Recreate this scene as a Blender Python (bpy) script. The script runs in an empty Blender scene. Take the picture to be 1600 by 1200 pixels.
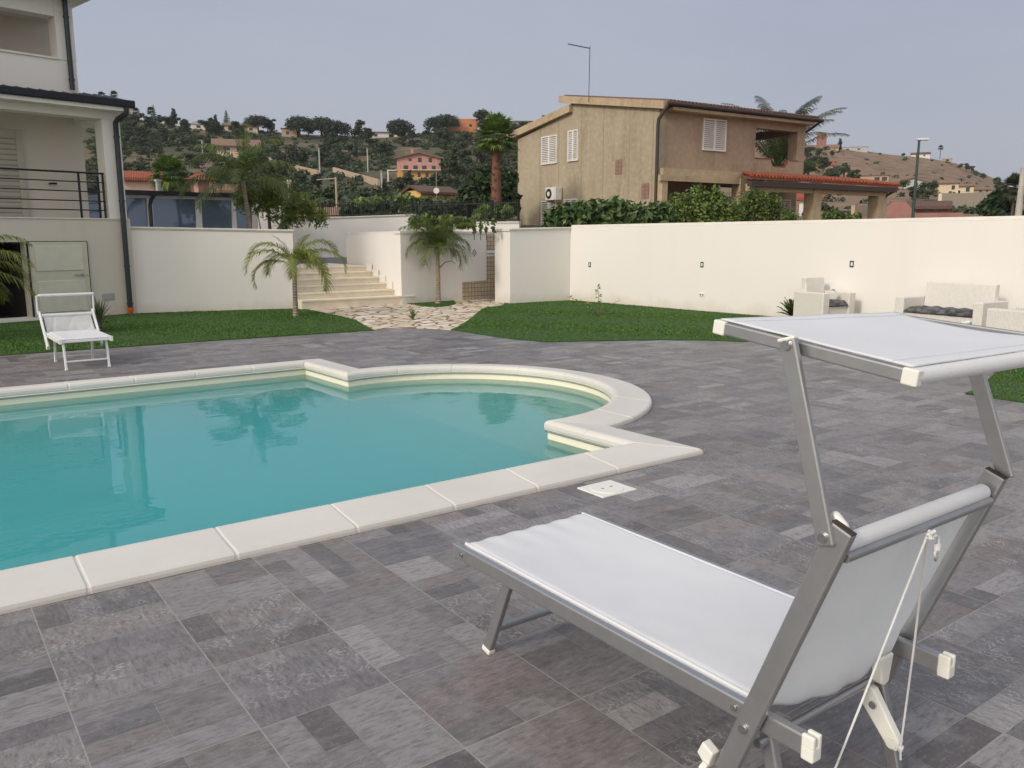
import bpy, math, random
import numpy as np
from mathutils import Vector, noise as mnoise
S = bpy.context.scene
C = S.collection
R_ = math.radians
PI = math.pi
# ------------------------------------------------------------------ camera, world, sun, exposure
CAMH = 1.55; PITCH = math.atan(232.5/1300.0); AZ = R_(53.7)
cam = bpy.data.cameras.new('camera'); cam_o = bpy.data.objects.new('camera', cam); C.objects.link(cam_o)
cam_o.location = (0, 0, CAMH); cam_o.rotation_euler = (PI/2-PITCH, 0, AZ-PI/2)
cam.sensor_width = 36; cam.lens = 1300/1600*36; cam.clip_start = 0.05; cam.clip_end = 5000
S.camera = cam_o
SUN_AZ = 188.0; SUN_EL = 30.0
w = bpy.data.worlds.new('World'); S.world = w; w.use_nodes = True
nt = w.node_tree; nt.nodes.clear()
wo = nt.nodes.new('ShaderNodeOutputWorld'); b1 = nt.nodes.new('ShaderNodeBackground'); b2 = nt.nodes.new('ShaderNodeBackground')
sky = nt.nodes.new('ShaderNodeTexSky'); sky.sky_type = 'NISHITA'; sky.sun_disc = False
sky.sun_elevation = R_(SUN_EL); sky.sun_rotation = R_(90-SUN_AZ); sky.dust_density = 4.0; sky.air_density = 1.2
b1.inputs[1].default_value = 0.07
nt.links.new(sky.outputs[0], b1.inputs[0])
# hazy veil of an overcast late afternoon: smooth grey-blue, a little paler towards the horizon
tc = nt.nodes.new('ShaderNodeTexCoord'); sx = nt.nodes.new('ShaderNodeSeparateXYZ'); rp = nt.nodes.new('ShaderNodeValToRGB')
nt.links.new(tc.outputs['Generated'], sx.inputs[0]); nt.links.new(sx.outputs['Z'], rp.inputs[0])
rp.color_ramp.elements[0].position = 0.0; rp.color_ramp.elements[0].color = (.362, .376, .430, 1)
rp.color_ramp.elements[1].position = 0.6; rp.color_ramp.elements[1].color = (.300, .350, .47, 1)
nt.links.new(rp.outputs[0], b2.inputs[0]); b2.inputs[1].default_value = 1.0
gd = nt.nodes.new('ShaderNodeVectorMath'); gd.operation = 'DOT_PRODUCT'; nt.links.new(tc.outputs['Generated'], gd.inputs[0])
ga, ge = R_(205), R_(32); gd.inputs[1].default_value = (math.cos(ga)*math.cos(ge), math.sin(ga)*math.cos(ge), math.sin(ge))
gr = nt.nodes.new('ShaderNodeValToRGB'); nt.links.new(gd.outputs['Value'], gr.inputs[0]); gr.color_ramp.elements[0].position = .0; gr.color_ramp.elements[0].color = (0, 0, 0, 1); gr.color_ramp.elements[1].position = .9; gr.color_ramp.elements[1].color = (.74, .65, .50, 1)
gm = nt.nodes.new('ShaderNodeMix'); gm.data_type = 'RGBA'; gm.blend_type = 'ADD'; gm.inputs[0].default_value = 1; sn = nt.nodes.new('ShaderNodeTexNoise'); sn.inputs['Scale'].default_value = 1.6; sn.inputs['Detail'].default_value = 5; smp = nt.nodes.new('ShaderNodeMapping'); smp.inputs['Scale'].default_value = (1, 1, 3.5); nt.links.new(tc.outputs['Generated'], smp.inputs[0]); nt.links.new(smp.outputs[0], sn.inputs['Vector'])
sr = nt.nodes.new('ShaderNodeValToRGB'); nt.links.new(sn.outputs[0], sr.inputs[0]); sr.color_ramp.elements[0].position = .3; sr.color_ramp.elements[0].color = (.93, .94, .96, 1); sr.color_ramp.elements[1].position = .7; sr.color_ramp.elements[1].color = (1.07, 1.06, 1.04, 1)
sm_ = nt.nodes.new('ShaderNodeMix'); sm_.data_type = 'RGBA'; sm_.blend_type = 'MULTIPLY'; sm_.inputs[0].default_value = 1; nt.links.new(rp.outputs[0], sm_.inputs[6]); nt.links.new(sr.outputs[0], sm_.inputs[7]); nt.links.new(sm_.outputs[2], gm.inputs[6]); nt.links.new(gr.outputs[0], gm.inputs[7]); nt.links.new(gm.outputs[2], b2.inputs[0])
mx = nt.nodes.new('ShaderNodeMixShader'); mx.inputs[0].default_value = 0.85
nt.links.new(b1.outputs[0], mx.inputs[1]); nt.links.new(b2.outputs[0], mx.inputs[2]); nt.links.new(mx.outputs[0], wo.inputs[0])
sl = bpy.data.lights.new('sun', 'SUN'); so = bpy.data.objects.new('sun', sl); C.objects.link(so)
sl.energy = 1.38; sl.angle = R_(10); sl.color = (1.0, .92, .82)
so.rotation_euler = (PI/2-R_(SUN_EL), 0, R_(SUN_AZ)+PI/2)
S.view_settings.view_transform = 'Standard'; S.view_settings.look = 'None'; S.view_settings.gamma = 1
S.view_settings.exposure = 0.38
S.cycles.volume_bounces = 12; S.cycles.max_bounces = 14

# ------------------------------------------------------------------ measuring helpers (survey of the place from the photo's viewpoint)
_F = np.array([math.cos(AZ)*math.cos(PITCH), math.sin(AZ)*math.cos(PITCH), -math.sin(PITCH)])
_Rt = np.array([math.sin(AZ), -math.cos(AZ), 0.0]); _U = np.cross(_Rt, _F); _Cc = np.array([0, 0, CAMH]); _FH = np.array([math.cos(AZ), math.sin(AZ), 0])
def ray(x, y): return _F + _Rt*(x-800)/1300 - _U*(y-600)/1300
def G(x, y, z=0.0):
    d = ray(x, y); t = (z-CAMH)/d[2]; return Vector(_Cc+t*d)
def P(x, y, D):
    d = ray(x, y); return Vector(_Cc+d*D/(d@_FH))
class Frame:
    def __init__(s, O, azd):
        a = R_(azd); s.O = np.array(O, float); s.ex = np.array([math.cos(a), math.sin(a), 0]); s.ey = np.array([-math.sin(a), math.cos(a), 0]); s.rz = a
    def Y(s, x, y, yo=0):
        d = ray(x, y); t = ((s.O-_Cc)@s.ey+yo)/(d@s.ey); p = _Cc+t*d-s.O; return float(p@s.ex), float(p[2]+s.O[2])
# ------------------------------------------------------------------ object helpers
def tag(o, label=None, cat=None, group=None, kind=None):
    if label: o['label'] = label
    if cat: o['category'] = cat
    if group: o['group'] = group
    if kind: o['kind'] = kind
    return o
def thing(name, label, cat, loc=(0, 0, 0), rz=0, group=None):
    o = bpy.data.objects.new(name, None); C.objects.link(o); o.location = loc; o.rotation_euler = (0, 0, rz)
    o.empty_display_size = .1
    return tag(o, label, cat, group)
class MB:
    def __init__(s): s.v = []; s.f = []; s.sm = []
    def add(s, vs, fs, sm=False):
        n = len(s.v); s.v += [tuple(v) for v in vs]; s.f += [tuple(i+n for i in f) for f in fs]; s.sm += [sm]*len(fs); return s
    def box(s, x0, x1, y0, y1, z0, z1):
        return s.add([(x0,y0,z0),(x1,y0,z0),(x1,y1,z0),(x0,y1,z0),(x0,y0,z1),(x1,y0,z1),(x1,y1,z1),(x0,y1,z1)],
                     [(0,3,2,1),(4,5,6,7),(0,1,5,4),(1,2,6,5),(2,3,7,6),(3,0,4,7)])
    def bar(s, a, b, wd, ht, side=(1, 0, 0)):
        a = Vector(a); b = Vector(b); d = (b-a).normalized(); sd = Vector(side); sd = (sd-d*sd.dot(d)).normalized(); up = d.cross(sd)
        vs = [p+sd*i*wd/2+up*j*ht/2 for p in (a, b) for i, j in ((-1,-1),(1,-1),(1,1),(-1,1))]
        return s.add(vs, [(0,1,2,3),(7,6,5,4),(0,4,5,1),(1,5,6,2),(2,6,7,3),(3,7,4,0)])
    def tube(s, pts, r, seg=10, r2=None, cap=True):
        pts = [Vector(p) for p in pts]; n = len(pts); rs = [r+( (r2 if r2 is not None else r)-r)*i/(n-1) for i in range(n)] if not isinstance(r, list) else r
        vs = []; prev = None
        for i, p in enumerate(pts):
            d = (pts[min(i+1, n-1)]-pts[max(i-1, 0)]).normalized()
            if prev is None:
                u = d.orthogonal().normalized()
            else:
                u = (prev-d*prev.dot(d)).normalized()
            prev = u; w_ = d.cross(u)
            vs += [p+(u*math.cos(2*PI*k/seg)+w_*math.sin(2*PI*k/seg))*rs[i] for k in range(seg)]
        fs = [(i*seg+k, i*seg+(k+1) % seg, (i+1)*seg+(k+1) % seg, (i+1)*seg+k) for i in range(n-1) for k in range(seg)]
        s.add(vs, fs, True)
        if cap: s.add([vs[k] for k in range(seg)], [tuple(range(seg))[::-1]]); s.add([vs[(n-1)*seg+k] for k in range(seg)], [tuple(range(seg))])
        return s
    def prism(s, poly, a, b, fn):      # poly of (u,v); fn(u,v,t)->xyz ; extruded from t=a to b
        n = len(poly); vs = [fn(u, v, a) for u, v in poly]+[fn(u, v, b) for u, v in poly]
        return s.add(vs, [tuple(range(n))[::-1], tuple(range(n, 2*n))]+[(i, (i+1) % n, n+(i+1) % n, n+i) for i in range(n)])
    def arrays(s, quads, sm=False):     # quads: (N,4,3) array
        n = len(s.v); q = np.asarray(quads).reshape(-1, 3).tolist(); s.v += q; m = len(q)//4
        s.f += [(n+4*i, n+4*i+1, n+4*i+2, n+4*i+3) for i in range(m)]; s.sm += [sm]*m; return s
    def build(s, name, mat, parent=None, bevel=0, seg=2, fix=True, loc=None, sub=0):
        me = bpy.data.meshes.new(name); me.from_pydata([tuple(map(float, v)) for v in s.v], [], s.f)
        me.polygons.foreach_set('use_smooth', s.sm)
        if mat is not None: me.materials.append(mat)
        o = bpy.data.objects.new(name, me); C.objects.link(o)
        if parent is not None: o.parent = parent
        if fix and len(s.f) < 20000:
            import bmesh
            bm = bmesh.new(); bm.from_mesh(me); bmesh.ops.recalc_face_normals(bm, faces=bm.faces); bm.to_mesh(me); bm.free()
        if bevel:
            m = o.modifiers.new('bevel', 'BEVEL'); m.width = bevel; m.segments = seg; m.limit_method = 'ANGLE'; m.angle_limit = R_(40)
        if loc: o.location = loc
        return o
def copy_tree(o, parent=None):
    c = o.copy(); C.objects.link(c); c.parent = parent
    for ch in o.children: copy_tree(ch, c)
    return c
rng = np.random.default_rng(7); random.seed(7)
# ------------------------------------------------------------------ materials
class N:
    def __init__(s, name):
        s.m = bpy.data.materials.new(name); s.m.use_nodes = True; s.t = s.m.node_tree; s.p = s.t.nodes['Principled BSDF']; s.out = s.t.nodes['Material Output']; s._c = None
    def n(s, typ, **k):
        nd = s.t.nodes.new('ShaderNode'+typ)
        for a, b in k.items():
            if a in nd.inputs: nd.inputs[a].default_value = b
            else: setattr(nd, a, b)
        return nd
    def l(s, a, b): s.t.links.new(a, b)
    def co(s):
        if s._c is None: s._c = s.n('TexCoord').outputs['Object']
        return s._c
    def map(s, scale=(1,1,1), rot=(0,0,0)):
        m = s.n('Mapping'); m.inputs['Scale'].default_value = scale; m.inputs['Rotation'].default_value = rot; s.l(s.co(), m.inputs[0]); return m.outputs[0]
    def noise(s, sc, det=4, vec=None, rough=.55):
        nd = s.n('TexNoise'); nd.inputs['Scale'].default_value = sc; nd.inputs['Detail'].default_value = det; nd.inputs['Roughness'].default_value = rough
        s.l(vec if vec is not None else s.co(), nd.inputs['Vector']); return nd.outputs[0]
    def ramp(s, src, stops):
        r = s.n('ValToRGB'); e = r.color_ramp.elements
        while len(e) < len(stops): e.new(.5)
        for i, (p, c) in enumerate(stops):
            e[i].position = p; e[i].color = (c, c, c, 1) if isinstance(c, (int, float)) else (*c, 1)
        s.l(src, r.inputs[0]); return r.outputs[0]
    def mix(s, fac, a, b, mode='MIX'):
        m = s.n('Mix'); m.data_type = 'RGBA'; m.blend_type = mode
        for v, i in ((fac, 0), (a, 6), (b, 7)):
            if hasattr(v, 'links'): s.l(v, m.inputs[i])
            elif i == 0: m.inputs[0].default_value = v
            else: m.inputs[i].default_value = (*v, 1)
        return m.outputs[2]
    def bump(s, h, st=.3, d=.01):
        b = s.n('Bump'); b.inputs['Strength'].default_value = st; b.inputs['Distance'].default_value = d; s.l(h, b.inputs['Height']); s.l(b.outputs[0], s.p.inputs['Normal']); return b
    def base(s, c):
        if hasattr(c, 'links'): s.l(c, s.p.inputs['Base Color'])
        else: s.p.inputs['Base Color'].default_value = (*c, 1)
    def set(s, **k):
        for a, b in k.items(): s.p.inputs[a.replace('_', ' ')].default_value = b
        return s
def simple(name, col, rough=.5, metal=0, var=.12, sc=6, bump=0, bsc=60):
    m = N(name); a = tuple(c*(1-var) for c in col); b = tuple(min(1, c*(1+var)) for c in col)
    m.base(m.ramp(m.noise(sc, 5), [(.3, a), (.7, b)])); m.set(Roughness=rough, Metallic=metal)
    if bump: m.bump(m.noise(bsc, 4), bump, .01)
    return m.m
def plaster(name, col, stain=(.55, .5, .42), amt=.25, base_dirt=True, bump=.12):
    m = N(name)
    n1 = m.noise(.8, 6, rough=.6); n2 = m.noise(1.0, 5, m.map((3.0, 3.0, .35)))
    c = m.mix(m.ramp(n1, [(.35, 0.0), (.75, amt*.5)]), col, stain)
    c = m.mix(m.ramp(n2, [(.52, 0.0), (.8, amt)]), c, stain)
    if base_dirt:
        sp = m.n('SeparateXYZ'); m.l(m.co(), sp.inputs[0]); ad = m.n('Math', operation='ADD'); m.l(sp.outputs[2], ad.inputs[0])
        mu = m.n('Math', operation='MULTIPLY'); mu.inputs[1].default_value = .5; m.l(m.noise(2.5, 5), mu.inputs[0]); m.l(mu.outputs[0], ad.inputs[1])
        c = m.mix(m.ramp(ad.outputs[0], [(.22, .35), (.48, 0.0)]), c, (.42, .33, .2))
    m.base(c); m.set(Roughness=.85); m.bump(m.noise(90, 4), bump, .006)
    return m.m
M = {}
M['white_wall'] = plaster('white_wall', (.77, .74, .69), (.64, .60, .53), .16)
M['house_wall'] = plaster('house_wall', (.62, .57, .49), (.45, .4, .33), .3)
M['cap'] = simple('cap_stone', (.72, .69, .62), .7, var=.06, sc=3, bump=.1)
M['black_metal'] = simple('black_metal', (.012, .014, .018), .35, .3)
M['fence_metal'] = simple('fence_metal', (.02, .02, .02), .6, .2)
M['pipe'] = simple('dark_pipe', (.028, .036, .042), .35, .2)
M['orange_pipe'] = simple('orange_plastic', (.75, .13, .02), .5)
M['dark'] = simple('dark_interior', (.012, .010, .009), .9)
M['door_cream'] = simple('door_cream', (.55, .53, .42), .45, var=.04)
M['door_panel'] = simple('door_panel', (.60, .59, .48), .5, var=.05)
M['shutter'] = simple('beige_shutter', (.46, .42, .35), .6, var=.04)
M['alu'] = simple('brushed_alu', (.42, .42, .42), .36, .8, var=.05, sc=20, bump=.05, bsc=300)
M['screw'] = simple('screw_metal', (.55, .55, .55), .25, 1)
M['plastic'] = simple('white_plastic', (.78, .77, .70), .35, var=.02)
M['rope'] = simple('white_rope', (.82, .82, .80), .8, bump=.5, bsc=500)
M['steel_white'] = simple('white_frame', (.72, .73, .74), .4, var=.03)
M['steps'] = simple('travertine', (.74, .66, .52), .6, var=.08, sc=5, bump=.1)
M['trunk'] = None
def wood_trunk(name, a, b, rs=(0, 0, 1)):
    m = N(name); wv = m.n('TexWave'); wv.bands_direction = 'Z'; wv.inputs['Scale'].default_value = 6; wv.inputs['Distortion'].default_value = 3; wv.inputs['Detail'].default_value = 3
    m.l(m.co(), wv.inputs['Vector']); c = m.mix(wv.outputs[1], a, b); c = m.mix(m.ramp(m.noise(14, 5), [(.4, 0), (.7, .6)]), c, tuple(x*.45 for x in a)); m.base(c); m.set(Roughness=.9)
    m.bump(wv.outputs[1], .6, .02); return m.m
M['palm_trunk'] = wood_trunk('palm_trunk', (.30, .22, .16), (.40, .33, .26))
M['red_trunk'] = wood_trunk('fan_palm_trunk', (.15, .065, .04), (.25, .12, .07))
M['bark'] = wood_trunk('bark', (.10, .07, .05), (.16, .12, .09))
def foliage(name, c1, c2, c3=None, trans=.25, rough=.6):
    m = N(name); g = m.n('NewGeometry'); rp_ = m.ramp(g.outputs['Random Per Island'], [(0, c1), (.7, c2), (1, c3 or c2)])
    oi = m.n('ObjectInfo'); h = m.n('HueSaturation'); ma = m.n('MapRange'); m.l(oi.outputs['Random'], ma.inputs[0]); ma.inputs[3].default_value = .75; ma.inputs[4].default_value = 1.25
    m.l(ma.outputs[0], h.inputs['Value']); m.l(rp_, h.inputs['Color']); m.l(h.outputs[0], m.p.inputs['Base Color']); m.set(Roughness=rough)
    tr = m.n('BsdfTranslucent'); m.l(h.outputs[0], tr.inputs[0]); ms = m.n('MixShader'); ms.inputs[0].default_value = trans
    m.l(m.p.outputs[0], ms.inputs[1]); m.l(tr.outputs[0], ms.inputs[2]); m.l(ms.outputs[0], m.out.inputs[0])
    return m.m
M['leaf_hill'] = foliage('leaf_hill', (.018, .032, .012), (.042, .068, .022), (.085, .105, .035))
M['leaf_pine'] = foliage('leaf_pine', (.016, .030, .016), (.036, .056, .024), (.06, .08, .03))
M['leaf_olive'] = foliage('leaf_olive', (.035, .05, .022), (.07, .09, .04), (.11, .125, .06))
M['leaf_hedge'] = foliage('leaf_hedge', (.05, .085, .016), (.12, .18, .035), (.21, .28, .07), trans=.35)
M['leaf_laurel'] = foliage('leaf_laurel', (.022, .048, .012), (.065, .11, .028), (.14, .19, .055), rough=.4)
M['leaf_light'] = foliage('leaf_light', (.08, .13, .03), (.15, .21, .05), (.24, .28, .08))
M['leaf_dark'] = foliage('leaf_dark', (.012, .032, .010), (.03, .06, .016), (.055, .09, .025))
M['frond_yellow'] = foliage('frond_yellow', (.09, .125, .018), (.19, .225, .035), (.36, .32, .08), trans=.35)
M['frond_green'] = foliage('frond_green', (.07, .115, .025), (.15, .21, .05), (.25, .29, .09), trans=.4)
M['frond_dark'] = foliage('frond_dark', (.03, .05, .016), (.07, .10, .03), (.13, .14, .05))
M['fan_leaf'] = foliage('fan_leaf', (.03, .07, .012), (.09, .15, .025), (.20, .25, .06))
M['yucca'] = foliage('yucca_leaf', (.05, .08, .03), (.11, .15, .06), (.2, .22, .1))
M['cycas'] = foliage('cycas_leaf', (.04, .06, .010), (.09, .12, .02), (.14, .16, .04), rough=.4)
M['terracotta'] = None
def tile_roof(name, a, b, sc=9, axis='X'):
    m = N(name); wv = m.n('TexWave'); wv.bands_direction = axis; wv.inputs['Scale'].default_value = sc/ (2*PI)*2; wv.inputs['Distortion'].default_value = .3
    m.l(m.co(), wv.inputs['Vector']); c = m.mix(m.noise(3, 6), a, b); c = m.mix(m.ramp(wv.outputs[1], [(0, .5), (.4, 0)]), c, tuple(x*.4 for x in a)); m.base(c); m.set(Roughness=.8); m.bump(wv.outputs[1], .8, .04); return m.m
M['red_tile'] = tile_roof('red_tile', (.27, .062, .032), (.37, .11, .055))
M['brown_tile'] = tile_roof('brown_tile', (.20, .12, .08), (.34, .22, .15))
M['old_tile'] = tile_roof('old_tile', (.10, .06, .045), (.2, .1, .07))
def paint(name, c, **k): return simple(name, c, .8, var=.1, sc=1.5, **k)
for nm, c in dict(pink=(.50, .25, .21), orange=(.60, .22, .09), ochre=(.55, .32, .10), cream=(.62, .52, .36), offwhite=(.68, .66, .62), yellow=(.66, .43, .13), grey=(.42, .42, .40), tan=(.42, .32, .22), rose=(.62, .42, .34), brick=(.26, .12, .09)).items(): M[nm] = paint('paint_'+nm, c)
M['winglass'] = simple('window_dark', (.03, .032, .035), .15)
M['green_pole'] = simple('green_pole', (.03, .06, .045), .5)
M['concrete'] = simple('concrete', (.42, .40, .36), .85, var=.2, sc=2, bump=.3)
# brown render of the neighbouring house
def brown_render(name, a, b, joints=()):
    m = N(name); n1 = m.noise(.35, 7, rough=.65); n2 = m.noise(1, 6, m.map((1.5, 1.5, .3)), .6)
    c = m.mix(m.ramp(n1, [(.3, 0), (.7, 1)]), a, b); c = m.mix(m.ramp(n2, [(.5, 0), (.72, .55)]), c, tuple(x*.6 for x in a)); c = m.mix(m.ramp(m.noise(5, 6), [(.45, 0), (.8, .35)]), c, tuple(min(1, x*1.5) for x in b))
    sp = m.n('SeparateXYZ'); m.l(m.co(), sp.inputs[0]); wob = m.noise(1.2, 3)
    for j in joints:          # vertical repair seams in the render
        ad = m.n('Math', operation='MULTIPLY_ADD'); m.l(wob, ad.inputs[0]); ad.inputs[1].default_value = .10; m.l(sp.outputs[1], ad.inputs[2])
        sb = m.n('Math', operation='SUBTRACT'); m.l(ad.outputs[0], sb.inputs[0]); sb.inputs[1].default_value = j+.05
        ab = m.n('Math', operation='ABSOLUTE'); m.l(sb.outputs[0], ab.inputs[0]); c = m.mix(m.ramp(ab.outputs[0], [(.01, .5), (.045, 0)]), c, tuple(x*.5 for x in a))
    m.base(c); m.set(Roughness=.9); m.bump(m.noise(12, 6), .4, .02); return m.m
M['brown_side'] = brown_render('brown_side', (.31, .258, .175), (.40, .34, .24), (8.57, 7.0, 5.2, 3.6, 1.83, .35))
M['brown_front'] = brown_render('brown_front', (.31, .22, .15), (.39, .285, .20))
M['brown_edge'] = brown_render('brown_edge', (.34, .26, .16), (.46, .36, .24))
M['roof_edge'] = simple('roof_edge', (.05, .035, .03), .7)
def louvre(name, col):
    m = N(name); wv = m.n('TexWave'); wv.bands_direction = 'Z'; wv.wave_profile = 'SAW'; wv.inputs['Scale'].default_value = 3.2
    m.l(m.co(), wv.inputs['Vector']); m.base(m.mix(m.ramp(wv.outputs[1], [(0, .9), (.45, 0)]), col, tuple(c*.45 for c in col))); m.bump(wv.outputs[1], .8, .02); m.set(Roughness=.6); return m.m
M['louvre'] = louvre('white_louvre', (.74, .73, .70))
# glass
g_ = N('pavilion_glass'); g_.base((.15, .20, .27)); g_.set(Roughness=.04, Metallic=.25); g_.p.inputs['Specular IOR Level'].default_value = .9; M['pav_glass'] = g_.m
# paving tiles: colour varies per printed patch (the tiles' own pattern)
m = N('paving_tile'); at = m.n('Attribute', attribute_name='patch'); sp = m.n('SeparateColor'); m.l(at.outputs['Color'], sp.inputs[0])
cb = m.ramp(sp.outputs[0], [(0, (.090, .083, .080)), (.4, (.160, .148, .144)), (.75, (.255, .238, .232)), (1, (.37, .35, .34))])
cb = m.mix(m.ramp(sp.outputs[1], [(.6, 0), (1, .7)]), cb, (.19, .150, .135)); cb = m.mix(m.ramp(sp.outputs[1], [(0, .45), (.3, 0)]), cb, (.14, .138, .155))
gx = m.noise(1, 9, m.map((16, 64, 9)), .74); gy = m.noise(1, 9, m.map((64, 16, 9)), .74)
gsel = m.n('Math', operation='GREATER_THAN'); m.l(sp.outputs[2], gsel.inputs[0]); gsel.inputs[1].default_value = .5
grain = m.mix(gsel.outputs[0], gx, gy)
cb = m.mix(m.ramp(grain, [(.36, .7), (.52, 0)]), cb, (.060, .053, .052))
cb = m.mix(m.ramp(grain, [(.56, 0), (.74, .6)]), cb, (.38, .36, .35))
cl = m.noise(7, 5, rough=.6); cb = m.mix(m.ramp(cl, [(.5, 0), (.72, .45)]), cb, (.29, .275, .27))
cb = m.mix(m.ramp(m.noise(11, 5), [(.52, 0), (.75, .5)]), cb, (.085, .075, .075))
# whitish worn scratches: contour lines of a warped noise, only on some patches
cr = m.noise(16, 4, rough=.5); s1 = m.n('Math', operation='SUBTRACT'); m.l(cr, s1.inputs[0]); s1.inputs[1].default_value = .5
a1 = m.n('Math', operation='ABSOLUTE'); m.l(s1.outputs[0], a1.inputs[0])
wv2 = m.n('TexWave'); wv2.inputs['Scale'].default_value = 9; wv2.inputs['Distortion'].default_value = 16; wv2.inputs['Detail'].default_value = 5; wv2.inputs['Detail Scale'].default_value = 1.2; wv2.inputs['Detail Roughness'].default_value = .7; m.l(m.map((1, 2.2, 1)), wv2.inputs['Vector'])
crm = m.ramp(wv2.outputs[1], [(.80, 0), (.95, 1)])
pm = m.ramp(sp.outputs[2], [(.68, 0), (.78, .75)]); mm = m.n('Math', operation='MULTIPLY'); m.l(crm, mm.inputs[0]); m.l(pm, mm.inputs[1])
patchy = m.ramp(m.noise(9, 3), [(.42, 0), (.6, 1)]); m2 = m.n('Math', operation='MULTIPLY'); m.l(mm.outputs[0], m2.inputs[0]); m.l(patchy, m2.inputs[1])
cb = m.mix(m2.outputs[0], cb, (.42, .40, .385))
fine = m.ramp(a1.outputs[0], [(0, .30), (.012, 0)]); cb = m.mix(fine, cb, (.36, .34, .33))
big = m.noise(.35, 4); cb = m.mix(m.ramp(big, [(.35, .0), (.7, .22)]), cb, (.23, .205, .195))
m.base(cb); m.set(Roughness=.46); m.bump(grain, .25, .004); M['tile'] = m.m
M['grout'] = simple('grout', (.34, .32, .30), .9, var=.15, sc=30)
# pool coping stone
m = N('coping_stone'); m.base(m.mix(m.ramp(m.noise(30, 6, rough=.7), [(.5, 0), (.9, .25)]), m.ramp(m.noise(1.3, 4), [(.3, (.60, .57, .52)), (.7, (.66, .63, .575))]), (.50, .47, .42)))
m.set(Roughness=.75); m.bump(m.noise(220, 3), .15, .002); M['coping'] = m.m
m = N('pool_liner'); m.base(m.mix(m.ramp(m.noise(3, 4), [(.4, 0), (.8, .3)]), (.84, .79, .62), (.79, .74, .58))); m.set(Roughness=.45); M['liner'] = m.m
M['bead'] = simple('liner_bead', (.24, .24, .20), .5)
# water: clear surface (fresnel reflection + transparency) over an absorbing turquoise body
m = N('pool_water'); fr = m.n('Fresnel'); fr.inputs[0].default_value = 1.33
tr = m.n('BsdfTransparent'); gl = m.n('BsdfGlossy'); gl.inputs['Roughness'].default_value = .0
bp = m.n('Bump'); bp.inputs['Strength'].default_value = .11; bp.inputs['Distance'].default_value = .02
nz = m.noise(2.2, 3, m.map((1, 1.6, 1)), .5); m.l(nz, bp.inputs['Height']); m.l(bp.outputs[0], fr.inputs['Normal']); m.l(bp.outputs[0], gl.inputs['Normal'])
ms = m.n('MixShader'); m.l(fr.outputs[0], ms.inputs[0]); m.l(tr.outputs[0], ms.inputs[1]); m.l(gl.outputs[0], ms.inputs[2]); m.l(ms.outputs[0], m.out.inputs[0])
va = m.n('VolumeAbsorption'); va.inputs['Color'].default_value = (.06, .978, .997, 1); va.inputs['Density'].default_value = .85; vsc = m.n('VolumeScatter'); vsc.inputs['Color'].default_value = (.38, .98, 1.0, 1); vsc.inputs['Density'].default_value = 1.8; ash = m.n('AddShader'); m.l(va.outputs[0], ash.inputs[0]); m.l(vsc.outputs[0], ash.inputs[1]); m.l(ash.outputs[0], m.out.inputs['Volume']); M['water'] = m.m
# lawn
m = N('turf'); c = m.ramp(m.noise(1, 5, m.map((5, 40, 1), (0, 0, R_(-36)))), [(.3, (.028, .085, .008)), (.55, (.05, .13, .014)), (.75, (.075, .165, .025))]); c = m.mix(m.ramp(m.noise(140, 3), [(.4, 0), (.7, .5)]), c, (.02, .05, .01))
m.base(c); m.set(Roughness=.9); m.bump(m.noise(150, 3), .9, .03); M['turf'] = m.m
M['blade'] = foliage('turf_blade', (.036, .095, .009), (.070, .160, .016), (.125, .21, .035), trans=.2)
# rubble path
m = N('rubble_path'); mp = m.map((3.2, 4.6, 1), (0, 0, R_(20))); vo = m.n('TexVoronoi'); vo.feature = 'DISTANCE_TO_EDGE'; vo.inputs['Scale'].default_value = 1.0; vo.inputs['Randomness'].default_value = 1
wn = m.n('TexNoise'); wn.inputs['Scale'].default_value = 3; m.l(m.co(), wn.inputs['Vector']); va_ = m.n('VectorMath', operation='MULTIPLY_ADD'); m.l(wn.outputs['Color'], va_.inputs[0]); va_.inputs[1].default_value = (.5, .5, 0); m.l(mp, va_.inputs[2]); m.l(va_.outputs[0], vo.inputs['Vector'])
vc = m.n('TexVoronoi'); vc.inputs['Scale'].default_value = 1.0; m.l(va_.outputs[0], vc.inputs['Vector'])
c = m.ramp(vc.outputs['Color'], [(.1, (.62, .50, .34)), (.5, (.74, .64, .48)), (.9, (.80, .74, .62))]); c = m.mix(m.ramp(m.noise(9, 5), [(.5, 0), (.75, .4)]), c, (.5, .36, .2))
c = m.mix(m.ramp(vo.outputs['Distance'], [(.03, 1), (.09, 0)]), c, (.22, .14, .09)); m.base(c); m.set(Roughness=.85); m.bump(m.ramp(vo.outputs['Distance'], [(0, 0), (.12, 1)]), .8, .04); M['rubble'] = m.m
# fabric
def fabric(name, col, tr_=.25):
    m = N(name); m.base(m.ramp(m.noise(2, 4), [(.3, tuple(c*.95 for c in col)), (.7, col)])); m.set(Roughness=.7)
    wv = m.n('TexWave'); wv.inputs['Scale'].default_value = 130; m.l(m.co(), wv.inputs['Vector']); wv3 = m.n('TexWave'); wv3.bands_direction = 'Y'; wv3.inputs['Scale'].default_value = 130; m.l(m.co(), wv3.inputs['Vector'])
    m.bump(m.mix(.5, wv.outputs[1], wv3.outputs[1]), .25, .002)
    t = m.n('BsdfTranslucent'); t.inputs[0].default_value = (*col, 1); ms = m.n('MixShader'); ms.inputs[0].default_value = tr_; m.l(m.p.outputs[0], ms.inputs[1]); m.l(t.outputs[0], ms.inputs[2]); m.l(ms.outputs[0], m.out.inputs[0]); return m.m
M['canvas'] = fabric('white_canvas', (.86, .865, .875))
M['canvas_back'] = fabric('white_canvas_back', (.90, .91, .90), .6)
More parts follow.
